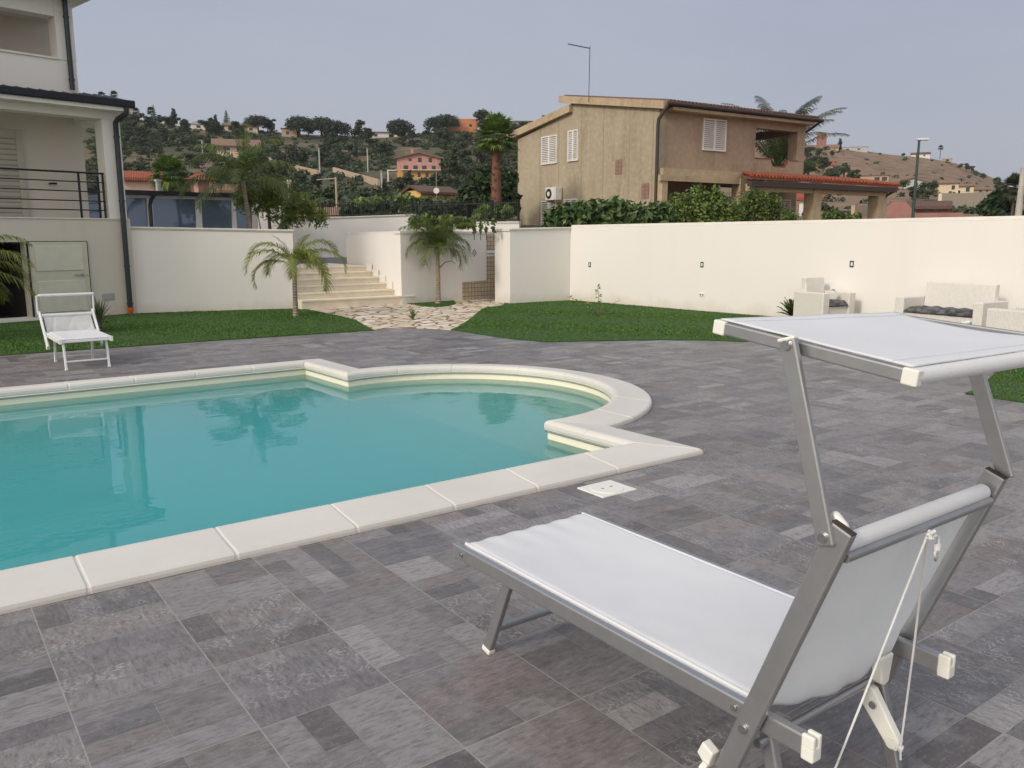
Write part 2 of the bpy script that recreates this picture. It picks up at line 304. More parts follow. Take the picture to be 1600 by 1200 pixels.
m = N('rattan'); br = m.n('TexBrick'); br.inputs['Scale'].default_value = 14; br.inputs['Mortar Size'].default_value = .025; br.inputs['Color1'].default_value = (.78, .75, .69, 1); br.inputs['Color2'].default_value = (.70, .68, .62, 1); br.inputs['Mortar'].default_value = (.42, .39, .34, 1)
mp = m.n('Mapping'); tcn = m.n('TexCoord'); cv = m.n('CombineXYZ'); s3 = m.n('SeparateXYZ'); m.l(tcn.outputs['Object'], s3.inputs[0]); ad = m.n('Math', operation='ADD'); m.l(s3.outputs[0], ad.inputs[0]); m.l(s3.outputs[1], ad.inputs[1]); m.l(s3.outputs[2], cv.inputs[0]); m.l(ad.outputs[0], cv.inputs[1]); m.l(cv.outputs[0], br.inputs['Vector'])
m.base(br.outputs['Color']); m.bump(br.outputs['Fac'], -.5, .005); m.set(Roughness=.55); M['rattan'] = m.m
m = N('grey_cushion'); m.base(m.ramp(m.noise(9, 4), [(.4, (.035, .035, .038)), (.6, (.13, .13, .135))])); m.set(Roughness=.8); M['cushion'] = m.m
# mosaic
m = N('mosaic'); br = m.n('TexBrick'); br.offset = 0; br.inputs['Scale'].default_value = 5; br.inputs['Brick Width'].default_value = .5; br.inputs['Row Height'].default_value = .5; br.inputs['Mortar Size'].default_value = .03
br.inputs['Color1'].default_value = (.52, .42, .29, 1); br.inputs['Color2'].default_value = (.42, .34, .24, 1); br.inputs['Mortar'].default_value = (.13, .09, .06, 1)
s3 = m.n('SeparateXYZ'); m.l(m.co(), s3.inputs[0]); cv = m.n('CombineXYZ'); m.l(s3.outputs[0], cv.inputs[0]); m.l(s3.outputs[2], cv.inputs[1]); m.l(cv.outputs[0], br.inputs['Vector']); m.base(br.outputs['Color']); m.set(Roughness=.4); M['mosaic'] = m.m
M['blue_paint'] = simple('blue_glaze', (.04, .08, .2), .2); M['white_glaze'] = simple('white_glaze', (.75, .75, .72), .2)
# hill ground
def hillmat():
    m = N('hill_ground'); n1 = m.noise(.035, 8, rough=.65); n2 = m.noise(.2, 8, rough=.7)
    c = m.ramp(n2, [(.3, (.085, .062, .034)), (.5, (.155, .108, .058)), (.7, (.23, .165, .092))]); c = m.mix(m.ramp(n1, [(.40, 0), (.54, .85)]), c, (.035, .048, .018)); c = m.mix(m.ramp(m.noise(.8, 5), [(.55, 0), (.72, .6)]), c, (.05, .045, .03))
    sp_ = m.n('SeparateXYZ'); m.l(m.co(), sp_.inputs[0]); k = m.n('Math', operation='MULTIPLY_ADD'); m.l(sp_.outputs[0], k.inputs[0]); k.inputs[1].default_value = 1.17; ng = m.n('Math', operation='MULTIPLY'); m.l(sp_.outputs[1], ng.inputs[0]); ng.inputs[1].default_value = -1; m.l(ng.outputs[0], k.inputs[2])
    dry = m.ramp(n2, [(.3, (.12, .075, .045)), (.5, (.20, .13, .075)), (.7, (.27, .18, .11))]); dry = m.mix(m.ramp(m.noise(.12, 6), [(.56, 0), (.66, .7)]), dry, (.06, .055, .03))
    mr_ = m.n('MapRange'); m.l(k.outputs[0], mr_.inputs[0]); mr_.inputs[1].default_value = 0; mr_.inputs[2].default_value = 40; c = m.mix(mr_.outputs[0], c, dry)
    m.base(c); m.set(Roughness=1); return m.m
M['hill'] = hillmat()
M['dirt'] = simple('dry_soil', (.17, .12, .08), 1, var=.3, sc=1)
# ================================================================== POOL OUTLINE
ACX, ACY, AR = 4.20, 6.73, 1.57
path = [(-5.0, 4.22), (4.17, 4.22), (4.13, 5.16)]
a0 = -92.5; a1_ = 103.0; NA = 34
arc = [(ACX+AR*math.cos(R_(a0+(a1_-a0)*i/NA)), ACY+AR*math.sin(R_(a0+(a1_-a0)*i/NA))) for i in range(NA+1)]
path += arc[1:] + [(3.80, 9.34), (-5.0, 9.34)]
def offset_path(pth, d, closed=False):
    out = []; n = len(pth)
    for i in range(n):
        p = Vector(pth[i]); a = Vector(pth[i-1]) if (i > 0 or closed) else None; b = Vector(pth[(i+1) % n]) if (i < n-1 or closed) else None
        ns = []
        for q0, q1 in ((a, p), (p, b)):
            if q0 is None or q1 is None: continue
            e = (q1-q0).normalized(); ns.append(Vector((e.y, -e.x)))
        if len(ns) == 1: mvec = ns[0]
        else:
            s_ = (ns[0]+ns[1]).normalized(); mvec = s_/max(.35, s_.dot(ns[0]))
        out.append((p.x+mvec.x*d, p.y+mvec.y*d))
    return out
def inside(poly, x, y):
    c = False; n = len(poly); j = n-1
    for i in range(n):
        xi, yi = poly[i]; xj, yj = poly[j]
        if (yi > y) != (yj > y) and x < (xj-xi)*(y-yi)/(yj-yi)+xi: c = not c
        j = i
    return c
mid_out = offset_path(path, .18); mid_out[0] = (-5.2, mid_out[0][1]); mid_out[-1] = (-5.2, mid_out[-1][1])
# ------------------------------------------------------------------ paving: slabs with printed patches, grout bed beneath
SL = .472; X0 = .312; Y0 = 3.37
layouts = [[(0,0,4,3),(0,3,2,4),(2,3,4,4)], [(0,0,4,2),(0,2,2,4),(2,2,4,4)], [(0,0,4,1),(0,1,4,2),(0,2,1,4),(1,2,4,4)], [(0,0,2,4),(2,0,4,2),(2,2,4,4)], [(0,0,3,2),(3,0,4,2),(0,2,4,3),(0,3,2,4),(2,3,4,4)],
           [(0,0,4,1),(0,1,3,4),(3,1,4,4)], [(0,0,1,1),(1,0,2,1),(2,0,4,1),(0,1,4,3),(0,3,4,4)], [(0,0,2,2),(2,0,4,2),(0,2,2,4),(2,2,4,4)], [(0,0,4,1),(0,1,1,2),(1,1,2,2),(2,1,4,2),(0,2,4,3),(0,3,4,4)], [(0,0,4,2),(0,2,4,3),(0,3,1,4),(1,3,2,4),(2,3,4,4)],
           [(0,0,1,2),(1,0,4,1),(1,1,4,2),(0,2,2,4),(2,2,4,3),(2,3,4,4)], [(0,0,4,1),(0,1,2,3),(2,1,4,3),(0,3,4,4)]]
prng = random.Random(11); quads = []; cols = []
def patch(x0, y0, x1, y1, c):
    cx = (x0+x1)/2; cy = (y0+y1)/2
    near = (-5.6 < cx < 6.3 and 3.4 < cy < 10.1)
    if near:
        pts = [(x0, y0), (x1, y0), (x1, y1), (x0, y1), (cx, cy)]; ins = [inside(mid_out, *p) for p in pts]
        if all(ins): return
        if any(ins):
            nx = max(1, int((x1-x0)/.05)); ny = max(1, int((y1-y0)/.05))
            for i in range(nx):
                for j in range(ny):
                    a = x0+(x1-x0)*i/nx; b = x0+(x1-x0)*(i+1)/nx; d = y0+(y1-y0)*j/ny; e = y0+(y1-y0)*(j+1)/ny
                    if not inside(mid_out, (a+b)/2, (d+e)/2): quads.append([(a,d,0),(b,d,0),(b,e,0),(a,e,0)]); cols.append(c)
            return
    quads.append([(x0,y0,0),(x1,y0,0),(x1,y1,0),(x0,y1,0)]); cols.append(c)
bed = []
for i in range(-16, 34):
    for j in range(-14, 34):
        bx = X0+i*SL; by = Y0+j*SL
        lay = prng.choice(layouts); fx = prng.random() < .5; fy = prng.random() < .5; tr_ = prng.random() < .25; tone = prng.uniform(-.13, .13); gd = prng.random()
        lay2 = []
        for (a, b, c_, d) in lay:
            if min(c_-a, d-b) >= 2 and prng.random() < .45:
                if d-b >= 2: m_ = prng.randint(b+1, d-1); lay2 += [(a, b, c_, m_), (a, m_, c_, d)]
            elif c_-a == 4 and d-b == 1 and prng.random() < .4: m_ = prng.randint(1, 3); lay2 += [(a, b, m_, d), (m_, b, c_, d)]
            else: lay2.append((a, b, c_, d))
        for (a, b, c_, d) in lay2:
            if tr_: a, b, c_, d = b, a, d, c_
            if fx: a, c_ = 4-c_, 4-a
            if fy: b, d = 4-d, 4-b
            q = SL/4; e = .0011; g = .0026
            xa = bx+a*q+(g if a == 0 else e); xb = bx+c_*q-(g if c_ == 4 else e); ya = by+b*q+(g if b == 0 else e); yb = by+d*q-(g if d == 4 else e)
            v = min(.88, max(0, prng.gauss(.50, .25)+tone*.8))
            patch(xa, ya, xb, yb, (v, prng.random(), (prng.random()*.45 if gd < .5 else .55+prng.random()*.45), 1))
mbp = MB().arrays(np.array(quads)); pav = mbp.build('paving', M['tile'], fix=False)
ca = pav.data.color_attributes.new('patch', 'FLOAT_COLOR', 'CORNER'); ca.data.foreach_set('color', np.repeat(np.array(cols), 4, axis=0).ravel()); tag(pav, kind='structure')
bedq = []
def cellgrid(x0, x1, y0, y1, s, z):
    nx = int(round((x1-x0)/s)); ny = int(round((y1-y0)/s)); o = []
    for i in range(nx):
        for j in range(ny):
            a = x0+i*s; d = y0+j*s
            if not inside(mid_out, a+s/2, d+s/2): o.append([(a,d,z),(a+s,d,z),(a+s,d+s,z),(a,d+s,z)])
    return o
bx0, bx1, by0, by1 = -5.4, 6.4, 3.5, 10.1
bq = cellgrid(bx0, bx1, by0, by1, .05, -.0009)
bq += [[(-7.4,-3.4,-.0009),(16.2,-3.4,-.0009),(16.2,by0,-.0009),(-7.4,by0,-.0009)], [(-7.4,by1,-.0009),(16.2,by1,-.0009),(16.2,19.2,-.0009),(-7.4,19.2,-.0009)], [(-7.4,by0,-.0009),(bx0,by0,-.0009),(bx0,by1,-.0009),(-7.4,by1,-.0009)], [(bx1,by0,-.0009),(16.2,by0,-.0009),(16.2,by1,-.0009),(bx1,by1,-.0009)]]
tag(MB().arrays(np.array(bq)).build('grout_bed', M['grout'], fix=False), kind='structure')
# ground round the garden (with a hole for garden and pool)
q = []
for (x0, x1, y0, y1) in ((-900, 900, -900, -3.4), (-900, 900, 19.2, 30), (-900, -7.4, -3.4, 19.2), (16.2, 900, -3.4, 19.2)):
    q.append([(x0,y0,-.06),(x1,y0,-.06),(x1,y1,-.06),(x0,y1,-.06)])
q.append([(-900, 30, -.06), (900, 30, -.06), (900, 1500, -.06), (-900, 1500, -.06)])
tag(MB().arrays(np.array(q)).build('ground', M['dirt'], fix=False), kind='structure')
# ------------------------------------------------------------------ pool
pool = thing('swimming_pool', 'swimming pool with pale stone coping, cream liner and a rounded end', 'swimming pool', (0, 0, 0))
mb = MB(); wallp = path
def wallband(pth, z0, z1, off=0.0):
    pp = offset_path(pth, off) if off else pth; mb_ = MB(); n = len(pp)
    mb_.add([(x, y, z0) for x, y in pp]+[(x, y, z1) for x, y in pp], [(i, i+1, n+i+1, n+i) for i in range(n-1)]+[(n-1, 0, n, 2*n-1)]); return mb_
lin = wallband(path, -1.15, .005, .012)
op = offset_path(path, .012)
lin.add([(x, y, -1.15) for x, y in op], [tuple(range(len(op)))])
lin.build('liner', M['liner'], pool, fix=False)
# inner steps across the mouth of the rounded end and its shelf
def shelf(x0, z0, zb):
    pl_ = [(x0, 5.05), (4.12, 5.10)] + [(x*1.0, y) for x, y in arc] + [(x0, 8.38)]
    return MB().prism(pl_, zb, z0, lambda u, v, t: (u, v, t))
for k, (x0, z0) in enumerate(((4.35, -.34), (3.95, -.58), (3.55, -.82), (3.15, -1.03))):
    pl_ = [(x0, 5.17 if x0 > 4.2 else 4.9)]
    if x0 > 4.2: pp = [(x0, ACY-math.sqrt(AR**2-(x0-ACX)**2)+.0)] + [p_ for p_ in arc if p_[0] > x0+.01] + [(x0, ACY+math.sqrt(AR**2-(x0-ACX)**2))]
    else: pp = [(x0, 4.9), (4.12, 4.9), (4.13, 5.16)] + arc[1:] + [(3.83, 8.7), (x0, 8.7)]
    MB().prism(pp, z0-.26, z0, lambda u, v, t: (u, v, t)).build('pool_step', M['liner'], pool, bevel=.02)
# liner beads under the coping
for z, r, off in ((-.004, .006, -.006), (-.022, .003, -.004)):
    pp = offset_path(path, off); MB().tube([(x, y, z) for x, y in pp], r, 6).build('liner_bead', M['bead'] if r < .005 else M['coping'], pool, fix=False)
# coping stones
prof = [(.012, -.03), (.0, -.012), (-.012, .012), (-.012, .040), (-.002, .060), (.020, .070), (.05, .071), (.11, .062), (.20, .052), (.30, .044), (.342, .040), (.356, .030), (.36, .015), (.36, -.02), (.2, -.03)]
def stone(sts):
    n = len(prof); vs = []; fs = []
    for k, (p, mv) in enumerate(sts):
        for (u, z) in prof:
            vs.append((p[0]+mv[0]*u, p[1]+mv[1]*u, z))
    for k in range(len(sts)-1):
        for i in range(n): fs.append((k*n+i, k*n+(i+1) % n, (k+1)*n+(i+1) % n, (k+1)*n+i))
    fs.append(tuple(range(n))[::-1]); fs.append(tuple((len(sts)-1)*n+i for i in range(n)))
    return MB().add(vs, fs)
mit = [((b[0]-a[0]), (b[1]-a[1])) for a, b in zip(path, offset_path(path, 1.0))]
def lerp(a, b, t): return (a[0]+(b[0]-a[0])*t, a[1]+(b[1]-a[1])*t)
def cut(i0, ts):    # stones along straight edge path[i0]->path[i0+1] between fractions ts
    a, b = path[i0], path[i0+1]; e = Vector((b[0]-a[0], b[1]-a[1])); L = e.length; e.normalize(); nn = (e.y, -e.x)
    for k in range(len(ts)-1):
        t0, t1 = ts[k], ts[k+1]; g = .0035/L
        m0 = mit[i0] if t0 == 0 and i0 > 0 else nn; m1 = mit[i0+1] if t1 == 1 and i0+1 < len(path)-1 else nn
        o = stone([(lerp(a, b, t0+g), m0), (lerp(a, b, t1-g), m1)]).build('coping_stone', M['coping'], pool, bevel=.009, seg=3)
js = [1.0] + [(x+5)/9.17 for x in (3.70, 3.03, 2.43, 1.823, 1.186, .536)]
x_ = .536
while x_ > -4.6: x_ -= .64; js.append((x_+5)/9.17)
js.append(0.0); cut(0, sorted(js))
cut(1, [0, .5, 1])
NS = 8; base_i = 2
for s_ in range(NS):
    i0 = round(NA*s_/NS); i1 = round(NA*(s_+1)/NS); sts = []
    for i in range(i0, i1+1):
        p_ = arc[i]; an = R_(a0+(a1_-a0)*i/NA); mv = (math.cos(an), math.sin(an))
        if i == 0: mv = mit[2]
        if i == NA: mv = mit[2+NA]
        if i in (i0, i1) and 0 < i < NA:
            sg = 1 if i == i0 else -1; an += sg*.0022; p_ = (ACX+AR*math.cos(an), ACY+AR*math.sin(an)); mv = (math.cos(an), math.sin(an))
        sts.append((p_, mv))
    stone(sts).build('coping_stone', M['coping'], pool, bevel=.007, seg=3)
ii = 2+NA; cut(ii, [0, .55, 1])
L_ = 8.8; n_ = 14; cut(ii+1, [k/n_ for k in range(n_+1)])
jp = [(u*.985+.004, z-.0045) for u, z in prof]; sts_ = [(p_, m_) for p_, m_ in zip(path, mit)]
_pf = prof; prof = jp; stone(sts_).build('joint_mortar', M['coping'], pool); prof = _pf
# water body
wp = offset_path(path, .02); tag(MB().prism(wp, -1.2, -.085, lambda u, v, t: (u, v, t)).build('water', M['water']), kind='structure')
# skimmer lid
sk = thing('skimmer_lid', 'square white plastic skimmer lid set in the paving beside the pool', 'pool cover', (3.41, 3.65, 0))
MB().box(-.14, .14, -.12, .12, -.002, .008).build('lid_frame', M['plastic'], sk, bevel=.003)
MB().tube([(0, 0, .008), (0, 0, .0115)], .105, 32).build('lid_disc', M['plastic'], sk)
for sx_ in (-.035, .035): MB().tube([(sx_, .0, .0112), (sx_, .0, .0135)], .009, 10).build('lid_screw', M['screw'], sk)
# ------------------------------------------------------------------ lawns and stone path
def sheet(name, poly, z, mat, thick=.03):
    import bmesh
    mb_ = MB().prism(poly, z-thick, z, lambda u, v, t: (u, v, t)); return tag(mb_.build(name, mat), kind='structure')
g2 = lambda x, y: tuple(G(x, y)[:2])
left_edge = [g2(480, 484), g2(525, 493.5), g2(553, 500), g2(567, 507.5), g2(584, 516.5)]
lawnL = [(-7.2, 12.75), (.98, 12.62), (3.6, 12.55)] + left_edge[::-1] + [(6.9, 16.75), (6.80, 17.05), (3.7, 17.85), (3.4, 17.75), (-7.2, 15.5)]
right_edge = [g2(704, 516), g2(716, 511), g2(731, 502), g2(743, 492), g2(753, 484), g2(762, 480.5), g2(786, 478)]
lawnR = right_edge[::-1] + [g2(730, 519.5), g2(772, 526.5), g2(815, 531.5), g2(855, 535), g2(937, 533), g2(1035, 531.5), g2(1100, 532), g2(1162, 534.5), (11.2, 7.55), (12.2, 7.35), (13.68, 7.6), (13.5, 10.0), (12.98, 15.28), (11.27, 15.37), (11.25, 15.6)]
lawnS = [g2(1508, 616), g2(1532, 607), (10.2, 4.35), (12.2, 4.4), (14.0, 4.3), (14.2, -2.9), (9.4, -2.9), (8.9, 1.5), g2(1600, 630)]
stone_poly = left_edge + [g2(600, 514), g2(620, 513), g2(660, 513), g2(690, 514.5)] + right_edge + [(11.28, 15.98), (11.9, 16.9), (9.17, 16.71), (9.3, 16.75), (6.85, 16.75)]
patchp = [g2(640, 475.5), g2(655, 478.5), g2(672, 480.5), g2(690, 480.5), g2(706, 478), g2(713, 475), g2(708, 472), g2(722, 468.3), g2(640, 474.8)]
patchp = [g2(640, 475), g2(655, 478.5), g2(672, 480.5), g2(690, 480.5), g2(706, 478), g2(713, 474.5), g2(709, 472), (10.75, 17.0), (9.3, 16.72)]
sheet('lawn', lawnL, .014, M['turf']); sheet('lawn', lawnR, .014, M['turf']); sheet('lawn', lawnS, .014, M['turf']); sheet('lawn', patchp, .020, M['turf'])
sheet('stone_path', stone_poly, .009, M['rubble'])
def blades(poly, dens, zb, hmin, hmax):
    xs = [p_[0] for p_ in poly]; ys = [p_[1] for p_ in poly]; A = (max(xs)-min(xs))*(max(ys)-min(ys)); n = int(A*dens)
    p_ = np.stack([rng.uniform(min(xs), max(xs), n), rng.uniform(min(ys), max(ys), n)], 1)
    ins = np.zeros(n, bool); j = len(poly)-1
    for i in range(len(poly)):
        xi, yi = poly[i]; xj, yj = poly[j]; cnd = ((yi > p_[:, 1]) != (yj > p_[:, 1])); 
        if yj != yi: ins ^= cnd & (p_[:, 0] < (xj-xi)*(p_[:, 1]-yi)/(yj-yi)+xi)
        j = i
    p_ = p_[ins]; n = len(p_); an = rng.uniform(0, PI, n); h = rng.uniform(hmin, hmax, n)*(1+.35*np.sin(p_[:, 0]*2.1+p_[:, 1]*1.3)); wd = rng.uniform(.006, .014, n)
    dx = np.cos(an)*wd; dy = np.sin(an)*wd; lx = rng.normal(0, .012, n); ly = rng.normal(0, .012, n); z = np.full(n, zb)
    A_ = np.stack([p_[:, 0]-dx, p_[:, 1]-dy, z], 1); B_ = np.stack([p_[:, 0]+dx, p_[:, 1]+dy, z], 1); Cc_ = np.stack([p_[:, 0]+dx*.3+lx, p_[:, 1]+dy*.3+ly, z+h], 1); D_ = np.stack([p_[:, 0]-dx*.3+lx, p_[:, 1]-dy*.3+ly, z+h], 1)
    return np.stack([A_, B_, Cc_, D_], 1)
lv = [(max(x, -1.0), y) for x, y in lawnL]
tag(MB().arrays(np.concatenate([blades(lv, 1300, .010, .008, .020), blades(lawnR, 1300, .010, .008, .020), blades(lawnS, 1300, .010, .008, .020), blades(patchp, 1300, .016, .008, .020)])).build('grass', M['blade'], fix=False), kind='stuff')
# ------------------------------------------------------------------ garden walls
def wall_seg(mb_, a, b, th, z0, z1a, z1b=None):     # a,b ground points; thickness to the left of a->b
    z1b = z1a if z1b is None else z1b; a = Vector(a); b = Vector(b); e = (b-a).normalized(); n = Vector((-e.y, e.x))*th
    p = [a, b, b+n, a+n]; mb_.add([(v.x, v.y, z0) for v in p]+[(p[0].x, p[0].y, z1a), (p[1].x, p[1].y, z1b), (p[2].x, p[2].y, z1b), (p[3].x, p[3].y, z1a)],
        [(0,3,2,1),(4,5,6,7),(0,1,5,4),(1,2,6,5),(2,3,7,6),(3,0,4,7)])
def cap_on(parent, a, b, th, za, zb, ov=.035, hgt=.06, ea=.0, eb=.0):
    a = Vector(a); b = Vector(b); e = (b-a).normalized(); n = Vector((-e.y, e.x)); mb_ = MB()
    for o_, h0, h1 in ((ov*.45, 0.001, hgt*.45), (ov, hgt*.45, hgt)):
        p = [a-n*o_-e*ea, b-n*o_+e*eb, b+n*(th+o_)+e*eb, a+n*(th+o_)-e*ea]
        mb_.add([(v.x, v.y, (za if i in (0, 3) else zb)+h0) for i, v in enumerate(p)]+[(v.x, v.y, (za if i in (0, 3) else zb)+h1) for i, v in enumerate(p)], [(0,3,2,1),(4,5,6,7),(0,1,5,4),(1,2,6,5),(2,3,7,6),(3,0,4,7)])
    return mb_.build('wall_cap', M['cap'], parent, bevel=.006)
def wallthing(label, a, b, th, za, zb, z0=-.1, name='garden_wall', mat='white_wall', **k):
    t = thing(name, label, 'garden wall', (0, 0, 0)); mb_ = MB(); wall_seg(mb_, a, b, th, z0, za-.06, zb-.06); mb_.build('wall_face', M[mat], t); cap_on(t, a, b, th, za-.06, zb-.06, **k); return t
WL0 = (3.72, 17.965); WL1 = (6.79, 17.02)
wallthing('white garden wall with stone cap between the left house and the steps', WL0, WL1, .25, 1.72, 1.665, eb=.03)
# right long wall (kinked plane measured on the photo), runs on past the frame
RW0 = Vector((12.96, 15.31)); rd = Vector((13.47-12.96, 9.99-15.31)).normalized(); RW1 = RW0+rd*19
wallthing('long white garden wall behind the wicker seats on the right', tuple(RW1), tuple(RW0), -.25, 1.90, 1.785)
# return block left of it
wallthing('short white wall block between the tiled shower and the long wall', (11.25, 15.39), (12.955, 15.31), .64, 1.70, 1.74, ea=.03)
# wall with shower tiles
SW0 = (9.17, 16.70); SW1 = (12.2, 16.95)
swt = thing('shower_wall', 'white wall with brown mosaic tiles and blue tile ornament behind the right palm', 'garden wall', (SW0[0], SW0[1], 0), math.atan2(SW1[1]-SW0[1], SW1[0]-SW0[0]))
FS = Frame((SW0[0], SW0[1], 0), math.degrees(swt.rotation_euler[2]))
Lw = (Vector(SW1)-Vector(SW0)).length
mb = MB(); mb.box(0, Lw, 0, .22, -.1, 1.58); mb.build('wall_face', M['white_wall'], swt)
MB().box(-.03, Lw, -.03, .25, 1.581, 1.64).build('wall_cap', M['cap'], swt, bevel=.006)
xa = FS.Y(722, 441)[0]; za_ = FS.Y(722, 441)[1]; xb = FS.Y(760, 390)[0]; zb_ = FS.Y(760, 438)[1]
MB().prism([(xa, .03), (Lw-.02, .03), (Lw-.02, 1.55), (xb, 1.55), (xb, zb_), (xa, za_)], -.012, .002, lambda u, v, t: (u, t, v)).build('mosaic_tiles', M['mosaic'], swt)
zt = FS.Y(765, 391)[1]; zt2 = FS.Y(765, 400)[1]
fz = MB().box(xb+.005, Lw-.03, -.016, -.011, zt2, zt).build('tile_frieze', M['white_glaze'], swt)
fb = MB(); r3 = random.Random(4)
for k in range(22):
    x = xb+.03+k*.045; z = (zt+zt2)/2+r3.uniform(-.03, .03); fb.prism([(x, z-.02), (x+.02, z-.005), (x+.012, z+.025), (x-.012, z+.012)], -.021, -.0155, lambda u, v, t: (u, t, v))
fb.build('frieze_pattern', M['blue_paint'], fz)
xo, zo = FS.Y(740.5, 395); 
orn = MB().prism([(xo-.085, zo), (xo, zo-.105), (xo+.085, zo), (xo, zo+.105)], -.014, .0, lambda u, v, t: (u, t, v)).build('tile_ornament', M['white_glaze'], swt)
ob = MB()
for (dx, dz) in ((0, .07), (0, -.07), (.052, 0), (-.052, 0), (.028, .035), (-.028, .035), (.028, -.035), (-.028, -.035), (0, 0)):
    s_ = .016 if (dx, dz) != (0, 0) else .010; ob.prism([(xo+dx-s_, zo+dz), (xo+dx, zo+dz-s_*1.25), (xo+dx+s_, zo+dz), (xo+dx, zo+dz+s_*1.25)], -.019, -.0135, lambda u, v, t: (u, t, v))
ob.build('ornament_pattern', M['blue_paint'], orn)
# stringer wall beside the steps
wallthing('white side wall running up the right of the entrance steps', (9.172, 16.94), (9.22, 19.6), -.22, 1.64, 1.62, ea=.22)
# ------------------------------------------------------------------ steps
st = thing('entrance_steps', 'broad travertine steps leading up between the white walls', 'steps', (0, 0, 0))
zs = [.20, .33, .46, .585, .71, .83]; ys = [16.72, 17.06, 17.40, 17.74, 18.08, 18.42]
rx = [9.50, 9.36, 9.165, 9.165, 9.165, 9.165]
zprev = -.05
for k in range(6):
    y = ys[k]; x0 = 6.80; x1 = rx[k]
    if k < 2: x1b = rx[k]
    s = MB().box(x0+ (0 if k else .0), x1, y, 20.5 if k > 1 else 16.9+.34*k+.03, zprev, zs[k]-.035)
    s.box(x0-.0, x1+(.02 if k < 2 else 0), y-.028, (20.5 if k > 1 else y+.36), zs[k]-.0345, zs[k])
    s.build('step', M['steps'], st, bevel=.005); zprev = zs[k]-.036 if k else zs[0]-.036
    if k >= 1: zprev = zs[k]
    else: zprev = zs[0]
# low white blocks stepping up the stringer
for k in range(2, 6):
    MB().box(9.150, 9.168, ys[k]-.30, ys[k]+.02, zs[k-1]+.002, zs[k-1]+.17).build('step_skirting', M['white_wall'], st, bevel=.004)
# upper terrace floor (paved ramp), and back walls
up = MB().add([(6.6, 20.45, .82), (9.25, 19.9, .82), (16.5, 24.0, 1.0), (10.0, 30.5, 1.0), (2.0, 30, 1.0), (3.0, 21.5, .82)], [(0, 1, 2, 3, 4, 5)])
tag(up.build('terrace_floor', simple('terrace_paving', (.15, .145, .145), .7, var=.3, sc=3)), kind='structure')
def Pz(px, D, z=None): v = P(px, 367, D); return (v.x, v.y)
def zof(y, D, px=800): return float(P(px, y, D)[2])
A1 = Pz(404, 25.2); A2 = Pz(452, 25.0); A3 = Pz(650, 25.6); A4 = Pz(735, 25.9)
wallthing('tall white wall end beside the glass pavilion', A1, A2, .2, zof(322, 25.1), zof(322, 25.1))
wallthing('white terrace wall under the black railing, behind the steps', (A2[0]+.02, A2[1]-.01), A3, .2, zof(341.5, 25.0), zof(334.5, 25.6))
wallthing('low white wall with railing left of the brown house', Pz(652, 24.0), Pz(811, 23.4), .2, zof(347, 24.0), zof(346, 23.4))
# black railing with pales
def railing(a, b, za, zb, ztop_a, ztop_b, label, n):
    t = thing('metal_railing', label, 'railing', (0, 0, 0)); a = Vector(a); b = Vector(b)
    mb_ = MB()
    for f_ in (.06, .9): mb_.bar((a.x, a.y, za+(ztop_a-za)*f_), (b.x, b.y, zb+(ztop_b-zb)*f_), .03, .03, (0, 0, 1))
    mb_.build('rails', M['fence_metal'], t); mb_ = MB()
    for i in range(n+1):
        u = i/n; p_ = a.lerp(b, u); z0 = za+(zb-za)*u; z1 = ztop_a+(ztop_b-ztop_a)*u; mb_.bar((p_.x, p_.y, z0), (p_.x, p_.y, z1), .012, .012); mb_.bar((p_.x, p_.y, z1), (p_.x, p_.y, z1+.04), .004, .004)
    tag(mb_.build('pales', M['fence_metal'], t, fix=False), kind='stuff')
    mb_ = MB()
    for i in range(0, n+1, max(1, n//4)):
        u = i/n; p_ = a.lerp(b, u); mb_ = MB().bar((p_.x+.02, p_.y, za+(zb-za)*u), (p_.x+.02, p_.y, ztop_a+(ztop_b-ztop_a)*u+.03), .05, .05); mb_.build('post', M['fence_metal'], t)
    return t
railing(Pz(456, 25.15), Pz(650, 25.7), zof(341, 25.15)+.01, zof(334, 25.7)+.01, zof(320, 25.15), zof(315, 25.7), 'black pale railing on the terrace wall behind the steps', 62)
railing(Pz(651, 24.15), Pz(809, 23.5), zof(346.5, 24.1)+.01, zof(345.5, 23.5)+.01, zof(318, 24.1), zof(313, 23.5), 'black pale railing ending at the brown house', 60)
# little stand pipe on the terrace
sp_ = thing('water_standpipe', 'thin grey tap post at the back of the upper terrace', 'standpipe', (*Pz(547, 22.5), .9)); MB().tube([(0, 0, 0), (0, 0, .42), (.06, 0, .46), (.10, 0, .42)], .022, 8).build('pipe', M['alu'], sp_); MB().tube([(-.05, 0, .3), (.02, 0, .3)], .018, 8).build('tap', M['screw'], sp_)
